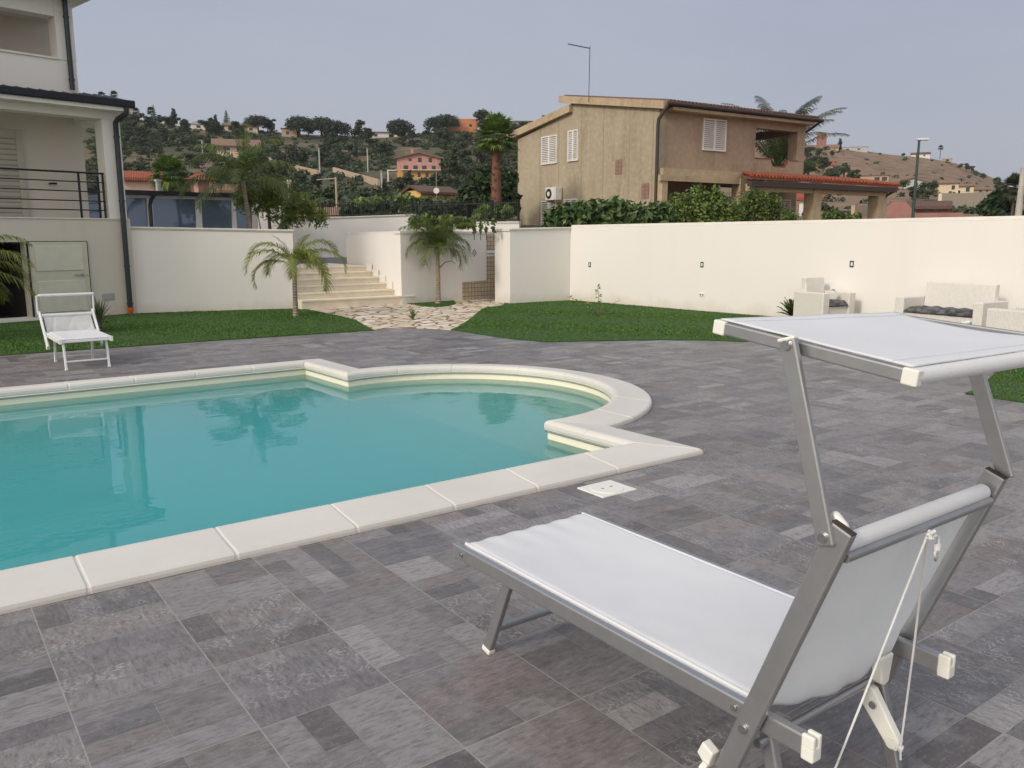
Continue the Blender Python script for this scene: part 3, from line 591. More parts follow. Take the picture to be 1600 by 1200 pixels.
# wall lights and socket on the long wall
ra = math.atan2(rd.y, rd.x); FR = Frame((RW0.x, RW0.y, 0), math.degrees(ra))
for (px, py, lab) in ((921.5, 413.5, 'small recessed wall light nearest the corner on the long wall'), (1097, 413.5, 'small recessed wall light above the socket on the long wall'), (1331, 412.5, 'small recessed wall light above the wicker armchair')):
    x, z = FR.Y(px, py); t = thing('wall_light', lab, 'wall light', tuple(RW0.to_3d()+rd.to_3d()*x+Vector((0, 0, z))), ra, 'step lights in the long wall')
    fr_ = MB(); fr_.box(-.035, -.02, -.008, .01, -.055, .055).box(.02, .035, -.008, .01, -.055, .055).box(-.02, .02, -.008, .01, .035, .055).box(-.02, .02, -.008, .01, -.055, -.035); fr_.build('light_frame', M['black_metal'], t)
    MB().box(-.019, .019, -.003, .008, -.034, .034).build('lens', M['white_glaze'], t)
x, z = FR.Y(1097, 460.5); t = thing('wall_socket', 'small white socket box low on the long wall', 'socket', tuple(RW0.to_3d()+rd.to_3d()*x+Vector((0, 0, z))), ra)
MB().box(-.06, .06, -.014, .01, -.035, .035).build('socket_plate', M['plastic'], t, bevel=.004)
for dx in (-.03, .03): MB().box(dx-.012, dx+.012, -.018, -.0138, -.016, .016).build('outlet', M['black_metal'], t)

# ================================================================== LEFT HOUSE
HO = (3.82, 17.90); HA = R_(12)
H = thing('house', 'cream house on the left with a balcony, black rails and dark drainpipe', 'house', (HO[0], HO[1], 0), HA)
XL = -8.0
mb = MB()     # ground storey wall pieces around the store opening x in [-3.6,-1.93], z .07..1.43
mb.box(-1.93, 0, 0, .25, -.1, 1.85).box(-3.7, -1.93, 0, .25, 1.43, 1.85).box(XL, -3.7, 0, .25, -.1, 1.85).box(-.25, 0, .25, 7, -.1, 1.85)
mb.box(XL, 0, .25, 1.6, 1.72, 1.849)
mb.build('wall', M['house_wall'], H)
mb = MB().box(XL, 0-.02, -.02, .24, 1.8505, 1.87); mb.build('balcony_edge', M['cap'], H)
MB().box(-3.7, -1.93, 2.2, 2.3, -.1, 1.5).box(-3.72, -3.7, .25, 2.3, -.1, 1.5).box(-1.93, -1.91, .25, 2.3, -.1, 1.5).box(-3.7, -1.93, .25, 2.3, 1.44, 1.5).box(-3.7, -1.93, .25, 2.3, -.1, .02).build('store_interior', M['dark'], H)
MB().box(-4.0, -1.80, -.10, .24, -.02, .065).build('door_sill', M['cap'], H, bevel=.005)
# balcony recess: back wall, corner pillar, beam
MB().box(XL, -.24, 1.3, 1.5, 1.85, 3.9).box(-.5, -.24, 1.5, 7, 1.85, 3.9).build('recess_wall', M['house_wall'], H)
MB().box(-.39, -.05, .0, .34, 1.871, 3.72).build('pillar', M['white_wall'], H, bevel=.006)
MB().box(XL, -.05, .0, .34, 3.721, 3.90).box(-.39, -.05, .34, 1.3, 3.73, 3.90).build('beam', M['white_wall'], H, bevel=.005)
MB().box(XL, .09, -.30, 1.6, 3.86, 3.955).build('eave_soffit', M['white_wall'], H)
gut = MB(); gut.box(XL, .12, -.36, -.22, 3.93, 4.07); gut.build('gutter', M['black_metal'], H, bevel=.02, seg=3)
rf = MB(); rf.add([(XL, -.24, 4.03), (.13, -.24, 4.03), (.13, .9, 4.26), (XL, .9, 4.26), (XL, -.24, 3.965), (.13, -.24, 3.965), (.13, .9, 4.2), (XL, .9, 4.2)], [(0,1,2,3),(7,6,5,4),(0,4,5,1),(1,5,6,2),(2,6,7,3),(3,7,4,0)])
for k in range(40):
    x = .08-k*.2
    rf.tube([(x, -.25, 4.04), (x, .88, 4.27)], .035, 6)
rf.build('lower_roof', M['black_metal'], H)
# upper storey
MB().box(XL, -.64, .30, .52, 4.16, 4.74).box(-.86, -.64, .52, 5, 4.16, 4.74).build('parapet', M['white_wall'], H)
MB().box(XL, -.95, .27, .56, 4.741, 4.775).build('parapet_cap', M['cap'], H)
MB().box(-.95, -.63, .30, .64, 4.745, 6.2).build('upper_pillar', M['white_wall'], H, bevel=.006)
MB().box(XL, -.951, .32, .62, 5.50, 6.2).build('upper_beam', M['white_wall'], H)
MB().box(XL, -.60, 1.5, 1.7, 4.2, 6.2).box(-.80, -.60, 1.7, 5, 4.2, 6.2).build('upper_recess_wall', M['house_wall'], H)
MB().box(XL, -.42, -.12, 6, 5.81, 6.1).build('upper_roof', M['white_wall'], H, bevel=.01)
MB().box(-1.6, -.64, .64, 1.49, 5.62, 5.80).build('ceiling_beam', M['house_wall'], H)
MB().box(XL, -.4, -.16, -.10, 5.83, 5.9).build('upper_gutter', M['black_metal'], H)
# shutters and frame in the recess
sh = MB().box(-2.45, -1.50, 1.255, 1.30, 1.87, 3.40); sh.build('balcony_door', louvre('beige_louvre', (.46, .42, .35)), H)
MB().box(-1.50, -1.38, 1.235, 1.30, 1.87, 3.52).box(-2.6, -1.50, 1.235, 1.30, 3.40, 3.52).build('door_frame', M['shutter'], H, bevel=.005)
for k, z in enumerate((2.71, 2.54, 2.365, 2.19, 2.02)):
    MB().tube([(XL, .04, z), (-.42, .04, z)], .011 if k else .018, 8).build('balcony_rail', M['black_metal'], H, fix=False)
    MB().tube([(-.22, .36, z), (-.22, 1.29, z)], .011 if k else .018, 8).build('side_rail', M['black_metal'], H, fix=False)
MB().box(-.9, -.87, .02, .06, 1.872, 2.70).build('rail_post', M['black_metal'], H); MB().box(-.46, -.43, .02, .06, 1.872, 2.70).build('rail_post', M['black_metal'], H); MB().box(-.235, -.205, .8, .84, 1.872, 2.70).build('rail_post', M['black_metal'], H)
MB().tube([(-.95, 1.29, 2.55), (-.95, 1.18, 2.55), (-.86, 1.15, 2.55)], .02, 8).build('wall_lamp', M['black_metal'], H)
# store door leaf, opened flat against the wall
dl = MB().box(-1.90, -.88, -.055, -.015, .075, 1.43).build('door_leaf', M['door_cream'], H, bevel=.004)
dr = MB().box(-1.918, -1.905, -.07, -.002, .07, 1.44).box(-.875, -.862, -.04, -.002, .07, 1.43).box(-1.918, -.862, -.04, -.002, 1.4315, 1.443); dr.build('leaf_edge', M['black_metal'], dl)
MB().box(-1.80, -.97, -.068, -.0555, .90, 1.36).build('door_panel', M['door_panel'], dl, bevel=.012)
MB().box(-1.80, -.97, -.068, -.0555, .14, .72).build('door_panel', M['door_panel'], dl, bevel=.012)
MB().box(-1.02, -.98, -.075, -.0555, .79, .85).bar((-1.0, -.09, .82), (-1.16, -.09, .82), .02, .02, (0, 0, 1)).build('handle', M['alu'], dl, bevel=.004)
MB().tube([(-.925, -.06, .81), (-.925, -.08, .81)], .014, 8).build('lock', M['screw'], dl)
MB().box(-.66, -.42, -.01, .0, .30, .435).build('vent_cover', simple('vent_grey', (.34, .35, .33), .6), H, bevel=.003)
# drain pipes
dp = MB().tube([(-.04, -.30, 3.94), (-.04, -.30, 3.86), (-.06, -.26, 3.80), (-.15, -.14, 3.72), (-.17, -.09, 3.66), (-.17, -.09, 3.2), (-.17, -.09, .14)], .05, 14).build('drainpipe', M['pipe'], H)
for z in (3.4, 2.2, .95, .22): MB().tube([(-.17, -.09, z-.015), (-.17, -.09, z+.015)], .062, 14).build('pipe_clip', M['pipe'], dp)
MB().tube([(-.17, -.09, .14), (-.17, -.09, .07), (-.17, -.09, .01)], [.06, .055, .015], 14).build('orange_cone', M['orange_pipe'], dp)
dp2 = MB().tube([(-.78, .22, 6.2), (-.78, .22, 4.22)], .045, 12).build('drainpipe', M['pipe'], H)
for z in (5.5, 4.4): MB().tube([(-.78, .22, z-.015), (-.78, .22, z+.015)], .057, 12).build('pipe_clip', M['pipe'], dp2)
# ================================================================== SUN LOUNGERS  (local: x across, y from foot end to head end, z up)
def grid_sheet(fn, nx, ny, thick, name, mat, parent):
    vs = [fn(i/nx, j/ny) for j in range(ny+1) for i in range(nx+1)]
    fs = [(j*(nx+1)+i, j*(nx+1)+i+1, (j+1)*(nx+1)+i+1, (j+1)*(nx+1)+i) for j in range(ny) for i in range(nx)]
    mb_ = MB().add(vs, fs, True); o = mb_.build(name, mat, parent, fix=False)
    s = o.modifiers.new('solid', 'SOLIDIFY'); s.thickness = thick; s.offset = 0
    return o
def lounger(label, loc, rz, W=.66, L=1.53, zt=.395, bt=(1.604, .932), piv=(1.383, .348), ext=.17, post=((1.571, .905), (1.452, 1.312)), rack=(.078, -.014, .012), can=((1.236, 1.334), (1.716, 1.278)), leg_y=(.294, .150), rear_y=(1.37, 1.46), full=True):
    t = thing('sun_lounger', label, 'sun lounger', loc, rz)
    al = M['alu'] if full else M['steel_white']; pl_ = M['plastic']
    zr = zt-.027
    fr_ = MB().bar((.014, 0, zr), (.014, L, zr), .028, .054).bar((W-.014, 0, zr), (W-.014, L, zr), .028, .054)
    fr_.bar((.03, .018, zr-.004), (W-.03, .018, zr-.004), .028, .03, (0, 1, 0)).bar((.03, L-.16, zr-.012), (W-.03, L-.16, zr-.012), .024, .03, (0, 1, 0))
    fo = fr_.build('seat_frame', al, t, bevel=.006, seg=3)
    for x in (-.0015, W+.0015):
        for y in (.055, L-.20):
            sgn = -1 if x < 0 else 1; MB().tube([(x, y, zr), (x+sgn*.005, y, zr)], .009, 10).build('screw', M['screw'], fo)
    for x in (.014, W-.014):
        e_ = MB().box(x-.018, x+.018, L-.004, L+.030, zr-.032, zr+.006).box(x-.018, x-.004, L-.004, L+.030, zr, zr+.034).box(x+.006, x+.018, L-.004, L+.030, zr, zr+.034); e_.build('end_cap', pl_, t, bevel=.005, seg=3)
        MB().box(x-.017, x+.017, -.006, .012, zr-.03, zr+.029).build('foot_cap', pl_ if not full else al, t, bevel=.004)
    # seat fabric wrapped over the rails
    r2 = random.Random(3)
    def seat(u, v):
        y = .012+v*(piv[0]+.02-.012); x = .030+u*(W-.060); e = min(u, 1-u)
        z = zt+.006-.012*math.sin(PI*u)*math.sin(PI*min(1, v*1.2))
        if e < .03: z -= .012*(1-e/.03)
        z += (.0026 if full else .0006)*math.sin(u*34+math.sin(v*9)*2)*math.exp(-v*14)+.002*mnoise.noise(Vector((u*5, v*9, 0)))
        if v < .03: z -= .016*(1-v/.03)
        return (x, y, z)
    grid_sheet(seat, 60, 80, .003, 'seat_fabric', M['canvas'], t)
    for x in (.037, W-.037): MB().tube([(x, .03, zt+.001), (x, piv[0]-.03, zt+.001)], .0065, 8).build('fabric_piping', M['canvas'], t, fix=False)
    # front legs
    for x in (.055, W-.055):
        lg = MB().bar((x, leg_y[0], zr-.015), (x, leg_y[1], .012), .024, .042).build('leg', al, t, bevel=.005, seg=3)
        MB().bar((x, leg_y[1]+.002, .02), (x, leg_y[1]-.002, .0), .030, .048).build('foot', pl_, lg, bevel=.004)
    yb = leg_y[1]+(leg_y[0]-leg_y[1])*.28; zb = .012+(zr-.027)*.28
    MB().bar((.06, yb, zb), (W-.06, yb, zb), .03, .018, (0, 1, 0)).build('crossbar', al, t, bevel=.004)
    # rear legs
    zl = piv[1]-.03
    for x in (.075, W-.075):
        lg = MB().bar((x, rear_y[0], zl+.01), (x, rear_y[1], .012), .026, .040).build('leg', al, t, bevel=.005, seg=3)
        MB().bar((x, rear_y[1], .02), (x, rear_y[1], .0), .032, .046).build('foot', pl_, lg, bevel=.004)
    if full: MB().tube([(.075, rear_y[0]+.012, zl-.035), (W-.03, rear_y[0]+.012, zl-.035)], .0125, 12).build('crossbar', al, t)
    else: MB().tube([(.075, rear_y[1], .06), (W-.075, rear_y[1], .06)], .010, 8).build('crossbar', al, t)
    # backrest rails, outside the seat frame
    d = Vector((0, bt[0]-piv[0], bt[1]-piv[1])).normalized(); Lb = Vector((0, bt[0]-piv[0], bt[1]-piv[1])).length; p0 = Vector((0, *piv)); nrm = Vector((0, d.z, -d.y))
    for x in (-.027 if full else -.017, W+.017):
        a = Vector((x, 0, 0))+p0-d*ext; b = Vector((x, 0, 0))+p0+d*Lb
        br_ = MB().bar(a, b, .024, .057).build('backrest_rail', al, t, bevel=.006, seg=3)
        sg = -1 if x < 0 else 1
        MB().tube([Vector((x+sg*.0125, 0, 0))+p0, Vector((x+sg*.020, 0, 0))+p0], .012, 12).build('screw', M['screw'], br_)
        MB().box(x-.018, x+.018, piv[0]+0, piv[0]+.001, 0, .001) 
        tp = b+d*.0; MB().bar(tp-d*.004, tp+d*.0012, .0205, .055).build('rail_cap', M['roof_edge'] if full else pl_, br_, bevel=.002)
        if full and x > 0: MB().bar((x-sg*.018, tp.y-.050, tp.z-.03), (x-sg*.018, tp.y-.015, tp.z+.012), .022, .05).build('joint_knob', pl_, br_, bevel=.012, seg=4)
    # top tube and backrest fabric
    tt = p0+d*(Lb-.055)
    MB().tube([(0, tt.y, tt.z), (W, tt.y, tt.z)], .021, 18).build('top_tube', M['canvas'], t)
    MB().tube([(-.003, tt.y+.018, tt.z-.022), (W+.003, tt.y+.018, tt.z-.022)], .012, 10).build('top_bar', al, t)
    def back(u, v):
        q = p0+d*(.055+(1-v)*(Lb-.12)); s_ = .030*math.sin(PI*u)*(.25+.75*v)+.004*mnoise.noise(Vector((u*4, v*5, 3)))+.004*math.sin(u*26+v*5)*math.exp(-(1-v)*5)+.006*math.exp(-((u-.12-.10*(1-v))/.03)**2)+.004*math.exp(-((u-.62+.2*v)/.05)**2)
        drop = -.030*math.sin(PI*u)*v if v > .6 else 0
        return (.016+u*(W-.032), q.y+nrm.y*s_*1.0-.0, q.z+nrm.z*s_+drop*(v-.6)/.4 if v > .6 else q.z+nrm.z*s_)
    grid_sheet(back, 50, 60, .003, 'backrest_fabric', M['canvas_back'], t)
    # canopy posts and canopy frame
    for x in (-.020, W+.020):
        rr_s = x < 0 and full; pa = Vector((x+(-.014 if x < 0 else .014), *post[0]))+(Vector((-.012, .042, .032)) if rr_s else Vector((0, 0, 0))); pb = Vector((x+(-.014 if x < 0 else .014), *post[1]))+(Vector((-.008, .026, -.010)) if rr_s else Vector((0, 0, 0))); dd = (pb-pa).normalized()
        po = MB().bar(pa-dd*.02, pb+dd*.012, .016, .041).build('canopy_post', al, t, bevel=.004, seg=3); sg = -1 if x < 0 else 1
        for q_ in (pa, pb): MB().tube([q_+Vector((sg*.008, 0, 0)), q_+Vector((sg*.015, 0, 0))], .011, 12).build('screw', M['screw'], po)
        MB().bar(pb+dd*.010, pb+dd*.018, .020, .044).build('post_cap', pl_, po, bevel=.003)
    cn = MB(); ca_ = Vector((0, *can[0])); cb_ = Vector((0, *can[1])); dc = (cb_-ca_).normalized()
    if full:
        aR = ca_+Vector((-.004, rack[0], rack[1]-.004)); bR = cb_+Vector((-.004, rack[0], rack[2]-.004)); aL = ca_+Vector((W+.003, 0, -.004)); bL = cb_+Vector((W+.003, 0, -.004))
        for a_, b_ in ((aR, bR), (aL, bL)):
            cf = MB().bar(a_, b_, .016, .030).build('canopy_rail', al, t, bevel=.004)
            for q_ in (a_, b_): MB().bar(q_-dc*.017, q_+dc*.017, .021, .034).build('corner_cap', pl_, cf, bevel=.003)
        MB().tube([aR, aL], .0175, 16).build('canopy_tube', M['canvas'], t)
        MB().tube([bR, bL], .0175, 16).build('canopy_tube', M['canvas'], t)
        def can_f(u, v):
            qL = aL.lerp(bL, v); qR = aR.lerp(bR, v); cut = .050*math.sin(PI*v)**.8; x_s = u+(1-u)*0
            pR = qR.lerp(qL, (cut+.012)/W); q = pR.lerp(qL+Vector((.002, 0, 0)), u)
            z = q.z+.0205-.006*math.sin(PI*v)*math.sin(PI*u)-.010*(1-u)*math.sin(PI*v)+.0015*mnoise.noise(Vector((u*4, v*4, 9)))
            return (q.x, q.y, z)
        grid_sheet(can_f, 40, 40, .003, 'canopy_fabric', M['canvas'], t)
        for v_ in (.085, .915):
            MB().tube([Vector(can_f(u/12, v_))+Vector((0, 0, .002)) for u in range(13)], .0013, 5).build('fabric_seam', simple('seam', (.58, .60, .64), .8), t, fix=False)
    else:
        for x in (-.010, W+.010): MB().tube([ca_+Vector((x, 0, 0)), cb_+Vector((x, 0, 0))], .011, 8).build('canopy_rail', al, t)
        for q_ in (ca_, cb_): MB().tube([q_+Vector((-.01, 0, 0)), q_+Vector((W+.01, 0, 0))], .017, 12).build('canopy_tube', M['canvas'], t)
    # ratchet blocks and levers under the head end
    if full:
        MB().prism([(.0, 0), (.066, .0), (.056, -.080), (.040, -.092), (.016, -.086)], rear_y[0]+.015, rear_y[0]+.048, lambda u, v, tt_: (.060+u, tt_, piv[1]+.020+v)).build('ratchet_block', pl_, t, bevel=.006, seg=3)
        lv_ = MB().prism([(0, .012), (.030, .004), (.118, -.120), (.112, -.150), (.085, -.150), (.0, -.055)], .100, .128, lambda u, v, tt_: (tt_, rear_y[0]+.00+u, piv[1]-.085+v)).build('lever', pl_, t, bevel=.005, seg=3)
        MB().tube([(.129, rear_y[0]+.035, piv[1]-.125), (.136, rear_y[0]+.035, piv[1]-.125)], .011, 12).build('screw', M['screw'], lv_)
        MB().tube([(.129, rear_y[0]+.096, piv[1]-.215), (.132, rear_y[0]+.096, piv[1]-.215)], .016, 14).build('lever_boss', pl_, lv_)
        MB().prism([(0, 0), (.04, .018), (.058, -.02), (.018, -.05)], W+.010, W+.04, lambda u, v, tt_: (tt_, 1.30+u*-.9, .235+v)).tube([(W+.04, 1.28, .20), (W+.052, 1.275, .185)], .010, 8).build('ratchet_block', pl_, t, bevel=.006)
        kn = Vector((.335, tt.y+.030, tt.z-.035))
        e1 = Vector((.118, rear_y[0]+.118, piv[1]-.222)); e2 = Vector((W-.10, rear_y[0]+.13, .07))
        rp = MB().tube([kn, kn.lerp(e1, .5)+Vector((0, .002, -.004)), e1, e1+Vector((0, .004, -.035))], .0030, 8).tube([kn+Vector((.003, .002, 0)), kn.lerp(e2, .5)+Vector((0, 0, -.006)), e2], .0030, 8)
        rp.build('cord', M['rope'], t, fix=False)
        kb = MB()
        for k in range(5):
            a = k*1.25; kb.tube([kn+Vector((.012*math.cos(a), .004, .010*math.sin(a))), kn+Vector((.012*math.cos(a+2.2), .014, .012*math.sin(a+2.2)))], .0042, 8)
        kb.build('cord_knot', M['rope'], t, fix=False); kb = MB()
        kb.tube([kn+Vector((-.01, .008, .004)), kn+Vector((-.030, .012, -.012)), kn+Vector((-.036, .012, -.04)), kn+Vector((-.026, .012, -.07)), kn+Vector((-.020, .012, -.05)), kn+Vector((-.028, .012, -.03))], .0036, 8)
        kb.tube([kn+Vector((-.03, .012, -.028)), kn+Vector((-.03, .012, -.044))], .008, 8); kb.build('cord_loop', M['rope'], t, fix=False); kb = MB(); kb.tube([e1+Vector((-.008, 0, .002)), e1+Vector((.008, .004, -.004))], .006, 8)
        kb.tube([e1+Vector((.0, -.03, .01)), e1], .005, 8)
        kb.build('cord_knot', M['rope'], t, fix=False); kb = MB()
        k2 = kn.lerp(e2, .86); kb.tube([k2, k2.lerp(e2, .35)], .0055, 8)
        kb.build('cord_knot', M['rope'], t, fix=False)
    else:
        MB().box(-.02, .02, piv[0]-.04, piv[0]+.0, piv[1]-.17, piv[1]-.08).build('ratchet_block', pl_, t, bevel=.006)
    return t
lounger('large silver-framed sun lounger with white canvas and raised sunshade in the foreground', (2.262, 2.556, 0), PI)
lounger('distant white sun lounger on the far poolside in front of the open store door', (1.425, 10.72, 0), R_(1), W=.57, L=.92, zt=.37, bt=(1.14, .60), piv=(.86, .335), ext=.20,
        post=((1.13, .60), (1.12, .79)), can=((.95, .822), (1.14, .809)), leg_y=(.10, .04+.0), rear_y=(.80, .88), full=False)
# ================================================================== WICKER FURNITURE (local: x across, seat faces -y)
def wicker_seat(name, label, cat, loc, rz, Wd, D, cushion=True, group='white wicker lounge set'):
    t = thing(name, label, cat, loc, rz, group); a = .15; hs = .33; ha = .56; hb = .80
    base = MB().box(-Wd/2+a+.001, Wd/2-a-.001, -D/2+.03, D/2-.10, .03, hs); base.build('seat_base', M['rattan'], t, bevel=.015)
    for s_ in (-1, 1):
        x0, x1 = sorted((s_*Wd/2, s_*(Wd/2-a))); MB().box(x0, x1, -D/2, D/2, .0, ha).build('armrest', M['rattan'], t, bevel=.015, seg=3)
    MB().prism([(D/2-.16, hs), (D/2-.10, hb), (D/2+.0, hb), (D/2-.001, .03), (D/2-.10, .03)], -Wd/2+a+.002, Wd/2-a-.002, lambda u, v, tt: (tt, u, v)).build('backrest', M['rattan'], t, bevel=.015, seg=3)
    if cushion:
        n = 24; vs = []; fs = []
        def cf(u, v):
            e = min(1, min(u, 1-u)*12)*min(1, min(v, 1-v)*8); return (-Wd/2+a+.01+u*(Wd-2*a-.02), -D/2-.01+v*(D-.16), hs+.012+.075*e**.5+.010*math.sin(u*30)*e+.008*mnoise.noise(Vector((u*9, v*4, 1))))
        o = grid_sheet(cf, 36, 16, .002, 'seat_cushion', M['cushion'], t)
    return t
rzw = ra+0.0
wicker_seat('wicker_sofa', 'white wicker two-seat sofa with dark grey cushion against the long wall', 'sofa', (13.18, 6.42, .014), R_(-95), 1.42, .68)
wicker_seat('wicker_armchair', 'white wicker armchair seen side-on beside the small cycad', 'armchair', (13.08, 8.55, .014), R_(-12), .74, .70)
wicker_seat('wicker_armchair', 'white wicker armchair nearest the right edge of the photo, in front of the sofa', 'armchair', (12.35, 4.95, .0), R_(168), .74, .70)
cup = thing('ashtray', 'small white ashtray standing on the side-on wicker armchair', 'ashtray', (13.05, 8.42, .575+.014)); MB().tube([(.26, 0, 0), (.26, 0, .035)], .05, 14).build('bowl', M['plastic'], cup); MB().tube([(.26, 0, .036), (.26, 0, .05)], .03, 10).build('ash_lid', M['black_metal'], cup)
cup.location = (12.78, 8.36, .575)

# ================================================================== PLANTS
def quads_leaf(n, centers, radii, size, asp=1.0, shell=.55, flat=0.0, r=None):
    """n random leaf quads spread through ellipsoidal clumps"""
    r = r or rng; k = r.integers(0, len(centers), n) if len(centers) > 1 else np.zeros(n, int)
    vol = np.array([a*b*c for a, b, c in radii])**.7; k = r.choice(len(centers), n, p=vol/vol.sum())
    d = r.normal(size=(n, 3)); d /= np.linalg.norm(d, axis=1)[:, None]
    rad = (shell+(1-shell)*r.random(n))[:, None]; c = np.array(centers)[k]+d*np.array(radii)[k]*rad
    nrm = d*.9+r.normal(size=(n, 3))*.7+np.array([0, 0, .35]); nrm /= np.linalg.norm(nrm, axis=1)[:, None]
    t1 = np.cross(nrm, r.normal(size=(n, 3))); t1 /= np.linalg.norm(t1, axis=1)[:, None]; t2 = np.cross(nrm, t1)
    s = (size*r.uniform(.6, 1.3, n))[:, None]; a = t1*s*.5*asp; b = t2*s*.5
    return np.stack([c-a, c-b*.9, c+a, c+b*.9], 1)
def palm_fronds(n, L, e0, e1, droop, leaf, lw, nl=34, r=None, vshape=.5, spear=0, twist=0, az0=None, pend=.5, arr=None):
    r = r or random.Random(1); qs = []; ra_ = []
    for i in range(n):
        azf = (2*PI*i*.381966*1.0) % (2*PI)+r.uniform(-.15, .15) if az0 is None else az0[i]
        u_ = i/max(1, n-1); el = e0+(e1-e0)*u_+r.uniform(-.08, .08); Li = L*r.uniform(.85, 1.1)
        p = Vector((0, 0, 0)); steps = 14; pts = [p.copy()]; a = el
        for s_ in range(steps):
            a -= droop*(.35+1.3*(s_/steps))/steps*(1.2 if el > .3 else .9); p = p+Vector((math.cos(azf)*math.cos(a), math.sin(azf)*math.cos(a), math.sin(a)))*Li/steps; pts.append(p.copy())
        for j in range(steps):
            side_ = Vector((-math.sin(azf), math.cos(azf), 0)); w0 = .012*L*(1-j/steps)+.003; w1 = .012*L*(1-(j+1)/steps)+.003
            qs.append([pts[j]-side_*w0, pts[j]+side_*w0, pts[j+1]+side_*w1, pts[j+1]-side_*w1])
        for k in range(nl):
            tt = .16+.84*(k+.5)/nl; f_ = tt*steps; j = min(steps-1, int(f_)); b = pts[j].lerp(pts[j+1], f_-j); dr = (pts[j+1]-pts[j]).normalized(); side_ = Vector((-math.sin(azf), math.cos(azf), 0)); upv = side_.cross(dr)*-1
            ll = leaf*(math.sin(PI*min(1, tt*.85+.12))**.6)*r.uniform(.85, 1.1)
            for sg in (-1, 1):
                dv = (side_*sg*1.0+dr*(.55+.5*tt)+upv*vshape*r.uniform(.3, 1.2)*.6).normalized()
                m1 = b+dv*ll*.55+Vector((0, 0, -pend*.12*ll)); m2 = b+dv*ll*.88+Vector((0, 0, -pend*ll*.55))
                wv_ = dr*lw*.5
                qs.append([b-wv_, b+wv_, m1+wv_*.9, m1-wv_*.9]); qs.append([m1-wv_*.9, m1+wv_*.9, m2+wv_*.15, m2-wv_*.15])
    return np.array([[list(v) for v in q_] for q_ in qs])
def palm(name, label, loc, hgt, r0, r1, fr, mat, trunkmat='palm_trunk', lean=(0, 0), cat='palm tree', group=None, rzz=0, tup=None):
    t = thing(name, label, cat, loc, rzz, group); pts = [Vector((lean[0]*(k/8)**1.5, lean[1]*(k/8)**1.5, hgt*k/8)) for k in range(9)]
    rs = [r0+(r1-r0)*(k/8)**.6 for k in range(9)]; rs[0] = r0*1.15
    MB().tube(pts, rs, 12).build('trunk', M[trunkmat], t)
    o = MB().arrays(fr+np.array([[lean[0], lean[1], hgt-.02]])).build('crown', M[mat], t, fix=False); return t
# foreground palm left of the steps
loc = G(462, 495); r4 = random.Random(5)
fr = palm_fronds(11, 1.18, 1.2, .55, 2.15, .31, .019, 50, r4, pend=.8, vshape=.9)
fr2 = palm_fronds(3, .8, 1.4, 1.2, .7, .2, .012, 26, r4, pend=.3)
palm('small_palm', 'small palm with arching yellow-green fronds on the lawn left of the steps', (loc.x, loc.y, 0), .98, .052, .04, np.concatenate([fr, fr2]), 'frond_yellow', lean=(.02, 0))
loc = G(685, 475)
fr = np.concatenate([palm_fronds(14, .92, 1.5, .5, 2.2, .38, .014, 36, random.Random(9), pend=1.1), palm_fronds(10, 1.12, 1.56, 1.15, 1.35, .38, .014, 38, random.Random(10), pend=1.0)])
pt = palm('small_palm', 'small palm with drooping dark green fronds in front of the shower wall', (loc.x, loc.y, 0), 1.22, .065, .045, fr, 'frond_green')
MB().tube([(.03, 0, .80), (.15, -.06, .94), (.30, -.10, .97), (.40, -.13, .90)], .012, 6, .004).build('dead_frond_stalk', M['bark'], pt)
# palm at the left edge: trunk outside the frame, fronds reaching in
pl3 = G(-70, 532)
fr = palm_fronds(17, 1.35, 1.1, .1, 1.5, .36, .016, 44, random.Random(12), pend=1.0)
palm('small_palm', 'palm with brownish drooping fronds reaching in at the left edge over the store opening', (pl3.x, pl3.y, 0), .98, .07, .05, fr, 'frond_yellow')
# yucca behind the distant lounger
def spiky(n, L, wd, elmin, elmax, r, bend=.25):
    qs = []
    for i in range(n):
        a = r.uniform(0, 2*PI); el = r.uniform(elmin, elmax); d = Vector((math.cos(a)*math.cos(el), math.sin(a)*math.cos(el), math.sin(el))); s_ = Vector((-math.sin(a), math.cos(a), 0)); l_ = L*r.uniform(.75, 1.1)
        p0_ = d*.02; p1_ = d*l_*.5; p2_ = d*l_+Vector((0, 0, -bend*l_*math.cos(el)*.5))
        qs.append([p0_-s_*wd*.5, p0_+s_*wd*.5, p1_+s_*wd*.6, p1_-s_*wd*.6]); qs.append([p1_-s_*wd*.6, p1_+s_*wd*.6, p2_+s_*wd*.06, p2_-s_*wd*.06])
    return np.array([[list(v) for v in q_] for q_ in qs])
loc = G(157, 519); t = thing('yucca', 'spiky green yucca on the lawn behind the distant lounger', 'plant', (loc.x, loc.y, .014))
MB().tube([(0, 0, 0), (0, .01, .16)], .035, 10).build('stem', M['bark'], t); MB().arrays(spiky(70, .42, .020, -.2, 1.45, random.Random(2))+np.array([[0, 0, .17]])).build('leaves', M['yucca'], t, fix=False)
loc = G(1243, 501); t = thing('cycad', 'small cycad with stiff dark fronds against the long wall beside the armchair', 'plant', (loc.x-.12, loc.y, .014))
MB().tube([(0, 0, 0), (0, 0, .08)], .05, 10).build('stem', M['bark'], t)
MB().arrays(palm_fronds(20, .36, 1.45, .45, .35, .075, .022, 22, random.Random(6), pend=.1, vshape=.9)+np.array([[0, 0, .06]])).build('fronds', M['cycas'], t, fix=False)
